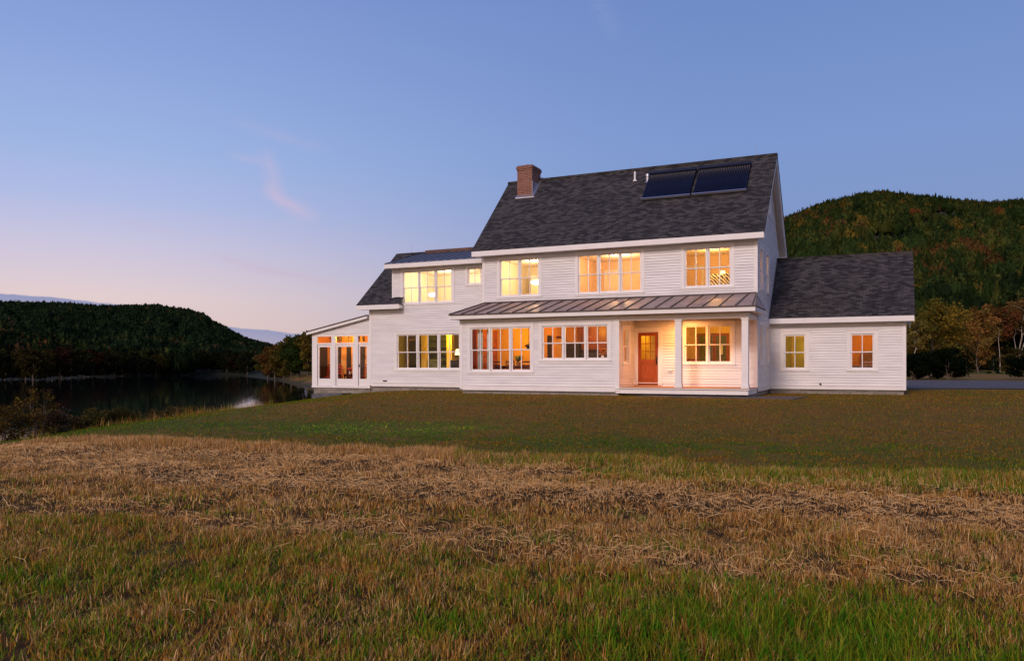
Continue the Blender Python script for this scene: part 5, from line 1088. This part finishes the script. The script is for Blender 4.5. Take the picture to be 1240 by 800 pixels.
# ------------------------------------------------------------------ grass
def field_cols(x, y, rng):
    """species mix of the hay field: mown strips run parallel, w is the distance across them"""
    w = wcoord(x, y) + .35 * fbm(x, y, 7, 2, 2); n = len(x)
    swath = np.exp(-((w - 9.9) / .75) ** 2) + (.55 * np.exp(-((w - 6.9) / .45) ** 2)) + .8 * np.exp(-((w - 12.0) / .5) ** 2) * (x < 1)
    green = .29 + .26 * fbm(x, y, 1.6, 1, 3) + .18 * fbm(x, y, .45, 3, 2) + .18 * sstep(w, 10.8, 12.5) * sstep(x, -1, 3) - .55 * np.clip(swath, 0, 1)
    green = green + (.55 + .65 * fbm(x, y, .7, 4, 3)) * np.exp(-(((x - 1.75) / 1.25) ** 2 + ((y - 4.35) / .85) ** 2)) + .28 * np.exp(-(((x + 3.1) / 1.3) ** 2 + ((y - 5.6) / .9) ** 2)) + .25 * np.exp(-(((x + .4) / .22) ** 2 + ((y - 4.7) / .2) ** 2)) * 3
    green = green - .30 * sstep(w, 7.2, 8.2) * (1 - sstep(w, 11, 12.5)) - .45 * (w > 10.8) * (x < -1)
    return w, np.clip(swath, 0, 1), np.clip(green, 0, 1)
def blades(name, x, y, h, wd, colr, lean, rng, label, flat=None, mat_=None, seg=3):
    n = len(x); z = gzv(x, y) - .01; a = rng.uniform(0, 6.28, n); fa = a + math.pi / 2 + rng.normal(0, .4, n)
    lx, ly = np.cos(a) * lean * h, np.sin(a) * lean * h; px_, py_ = np.cos(fa) * wd, np.sin(fa) * wd
    V = []; 
    for k in range(seg):
        t = k / seg; q = t ** 1.7; wk = (1 - t * .75); cx, cy, cz = x + lx * q, y + ly * q, z + h * t * (1 - .25 * lean * t)
        V += [np.stack([cx - px_ * wk, cy - py_ * wk, cz], 1), np.stack([cx + px_ * wk, cy + py_ * wk, cz], 1)]
    V.append(np.stack([x + lx, y + ly, z + h * (1 - .3 * lean)], 1)); nv = 2 * seg + 1
    V = np.stack(V, 1).reshape(-1, 3); b = (np.arange(n) * nv)[:, None]; tris = []
    for k in range(seg - 1): tris += [[2 * k, 2 * k + 1, 2 * k + 3], [2 * k, 2 * k + 3, 2 * k + 2]]
    tris.append([2 * seg - 2, 2 * seg - 1, 2 * seg]); F_ = (b[:, None, :] + np.array(tris)[None]).reshape(-1, 3)
    o = npmesh(name, V, F_, M['blade'], np.repeat(colr, nv, 0)); return tag(o, label, 'grass', kind='stuff')
STRAW = np.array([(.64, .36, .13), (.70, .45, .18), (.56, .28, .09), (.76, .50, .23)]); BROWN = np.array([(.46, .22, .035), (.37, .14, .03), (.48, .30, .045)]); GREEN = np.array([(.05, .19, .008), (.11, .24, .012), (.26, .26, .02)])
def sample(n, y0, y1, tmax, rng, power=1.0):
    y = y0 + (y1 - y0) * rng.uniform(0, 1, n) ** power; x = rng.uniform(-1, 1, n) * (tmax * y + .6); return x, y
def colours(green, straw, rng):
    n = len(green); u = rng.uniform(0, 1, n); g = GREEN[np.minimum(rng.integers(0, 4, n), 2)]; s_ = STRAW[rng.integers(0, 4, n)]; b = BROWN[rng.integers(0, 3, n)]; v = rng.uniform(0, 1, n)
    c = np.where((u < green)[:, None], g, np.where((v < straw)[:, None], s_, b)); return c * rng.uniform(.5, 1.4, (n, 1))
def grass():
    rng = np.random.default_rng(5)
    # standing stubble and regrowth, near and middle distance
    for (nm, n, y0, y1, pw, wmin, lab) in (('field_grass', 200000, 3.2, 8.2, 1.0, .0030, 'mixed green and brown stubble grass in the foreground'), ('field_grass', 270000, 8.0, 17.5, .8, .0044, 'dry tan stubble grass in the middle of the hay field')):
        x, y = sample(n, y0, y1, .86, rng, pw); w, sw, gr = field_cols(x, y, rng); keep = (w < 14.25 + .15 * fbm(x, y, 1.5, 3, 2)) & ~((np.hypot(x + 3.2, y - 3.9) < .75) & (rng.uniform(0, 1, len(x)) < .8)); keep &= rng.uniform(0, 1, len(x)) > sw * .2
        x, y, w, sw, gr = x[keep], y[keep], w[keep], sw[keep], gr[keep]; n2 = len(x)
        tall = np.exp(-((w - 13.5) / .7) ** 2) * (.85 + .5 * fbm(x, y, 2.5, 4, 2)) ; clump = np.clip(.8 + .5 * fbm(x, y, .5, 0, 3), .3, 1.6)
        lush = np.exp(-(((x - 1.6) / 1.5) ** 2 + ((y - 4.3) / 1.2) ** 2))
        isg = rng.uniform(0, 1, n2) < gr
        h = (.05 + .062 * rng.uniform(0, 1, n2)) * clump * (1 - .35 * sw) + np.clip(tall, 0, 1) * .13 * rng.uniform(.5, 1.1, n2); h = np.where(isg, h * (1.05 + .9 * lush * rng.uniform(.4, 1.2, n2)), h)
        straw = np.clip(.38 + .55 * sw + .25 * fbm(x, y, 3.2, 5, 3) + .25 * (w > 10.8) * (x < 0) + .15 * (w > 7.2), 0, .95)
        c = np.where(isg[:, None], colours(np.ones(n2), straw, rng), colours(np.zeros(n2), straw, rng))
        blades(nm, x, y, h, wmin * rng.uniform(.6, 1.4, n2) * np.where(isg, 1.25, 1), c, rng.uniform(.1, .9, n2), rng, lab)
    # cut hay lying flat: long thin straws just above the stubble
    n = 70000; x, y = sample(n, 4, 16.5, .86, rng, .8); w, sw, gr = field_cols(x, y, rng); keep = rng.uniform(0, 1, n) < np.clip(sw * .42 + .012 + .06 * (w > 7), 0, 1); keep &= w < 14; x, y, sw = x[keep], y[keep], sw[keep]; n = len(x)
    z = gzv(x, y) + rng.uniform(.02, .10, n) * (.35 + .6 * sw); a = rng.normal(-.37, .9, n); L_ = rng.uniform(.05, .17, n); wd = .0011 + .00018 * y; dx, dy = np.cos(a) * L_ / 2, np.sin(a) * L_ / 2; tz = rng.normal(0, .14, n) * L_; bend = rng.normal(0, .09, n) * L_
    mx_, my_ = x - np.sin(a) * bend, y + np.cos(a) * bend; ox, oy = -np.sin(a) * wd, np.cos(a) * wd; up = wd * 1.2
    P = [np.stack([x - dx - ox, y - dy - oy, z - tz], 1), np.stack([x - dx + ox, y - dy + oy, z - tz + up], 1), np.stack([mx_ - ox, my_ - oy, z + .012], 1), np.stack([mx_ + ox, my_ + oy, z + .012 + up], 1), np.stack([x + dx - ox, y + dy - oy, z + tz], 1), np.stack([x + dx + ox, y + dy + oy, z + tz + up], 1)]
    V = np.stack(P, 1).reshape(-1, 3); b = (np.arange(n) * 6)[:, None, None]; F_ = (b + np.array([[0, 1, 3, 2], [2, 3, 5, 4]])[None]).reshape(-1, 4)
    c = STRAW[rng.integers(0, 4, n)] * rng.uniform(.8, 1.35, (n, 1)); tag(npmesh('cut_hay', V, F_, M['blade'], np.repeat(c, 6, 0)), 'pale cut hay lying in flat strips across the field', 'hay', kind='stuff')
    # mown lawn
    n = 330000; y = 11 + 32 * rng.uniform(0, 1, n) ** 1.25; x = rng.uniform(-1, 1, n) * (.80 * y + 1); w = wcoord(x, y); sh = shore(np.stack([x, y], 1)); inv = np.array(MH.inverted()); hx = inv[0, 0] * x + inv[0, 1] * y + inv[0, 3]; hy = inv[1, 0] * x + inv[1, 1] * y + inv[1, 3]
    keep = (w > 14.1) & (sh > 1.0) & ~((hx > -22) & (hx < 5.3) & (hy > 5.5)) & ~((hx > -22) & (hx < .3) & (hy > 2.9)) & ~((hx > -11.8) & (hx < .1) & (hy > -.1)) & ~((y > 37.5) & (x > 6))
    x, y, w = x[keep], y[keep], w[keep]; n = len(x)
    gr = np.clip(.28 + .35 * np.exp(-((w - 16.5) / 1.9) ** 2) + .45 * fbm(x, y, 5, 2, 3) + 1.3 * np.exp(-(((x + 2.9) / 2.6) ** 2 + ((y - 19.3) / .9) ** 2)) + .5 * sstep(-x, 5, 9), 0, .95); isg = rng.uniform(0, 1, n) < gr
    strip = np.exp(-(((x + 2.9) / 2.6) ** 2 + ((y - 19.3) / .9) ** 2))[:, None]; c = np.where(isg[:, None], GREEN[rng.integers(0, 3, n)] * (.72 + 1.1 * strip), BROWN[rng.integers(0, 3, n)] * np.array([.66, .68, .6])) * rng.uniform(.4, 1.5, (n, 1))
    blades('lawn_grass', x, y, rng.uniform(.025, .065, n), .004 + .0003 * y * rng.uniform(.5, 1.3, n), c, rng.uniform(.1, .8, n), rng, 'short mown lawn grass in front of the house', seg=1)
    # rough growth along the bank
    n = 46000; y = rng.uniform(14, 38, n); t = rng.uniform(-.76, -.30, n); x = t * y; sh = shore(np.stack([x, y], 1)); keep = (sh > .5) & (sh < 8.5 + 1.2 * fbm(x, y, 3, 1, 2)); x, y = x[keep], y[keep]; n = len(x)
    blades('bank_weeds', x, y, rng.uniform(.15, .5, n) * np.clip(.8 + .5 * fbm(x, y, 2, 2, 3), .3, 1.5), .006 * rng.uniform(.6, 1.5, n), colours(np.full(n, .35), np.full(n, .35), rng) * .8, rng.uniform(.1, .6, n), rng, 'rough dark weeds along the near river bank')
grass()
print('DONE objects', len(bpy.data.objects))
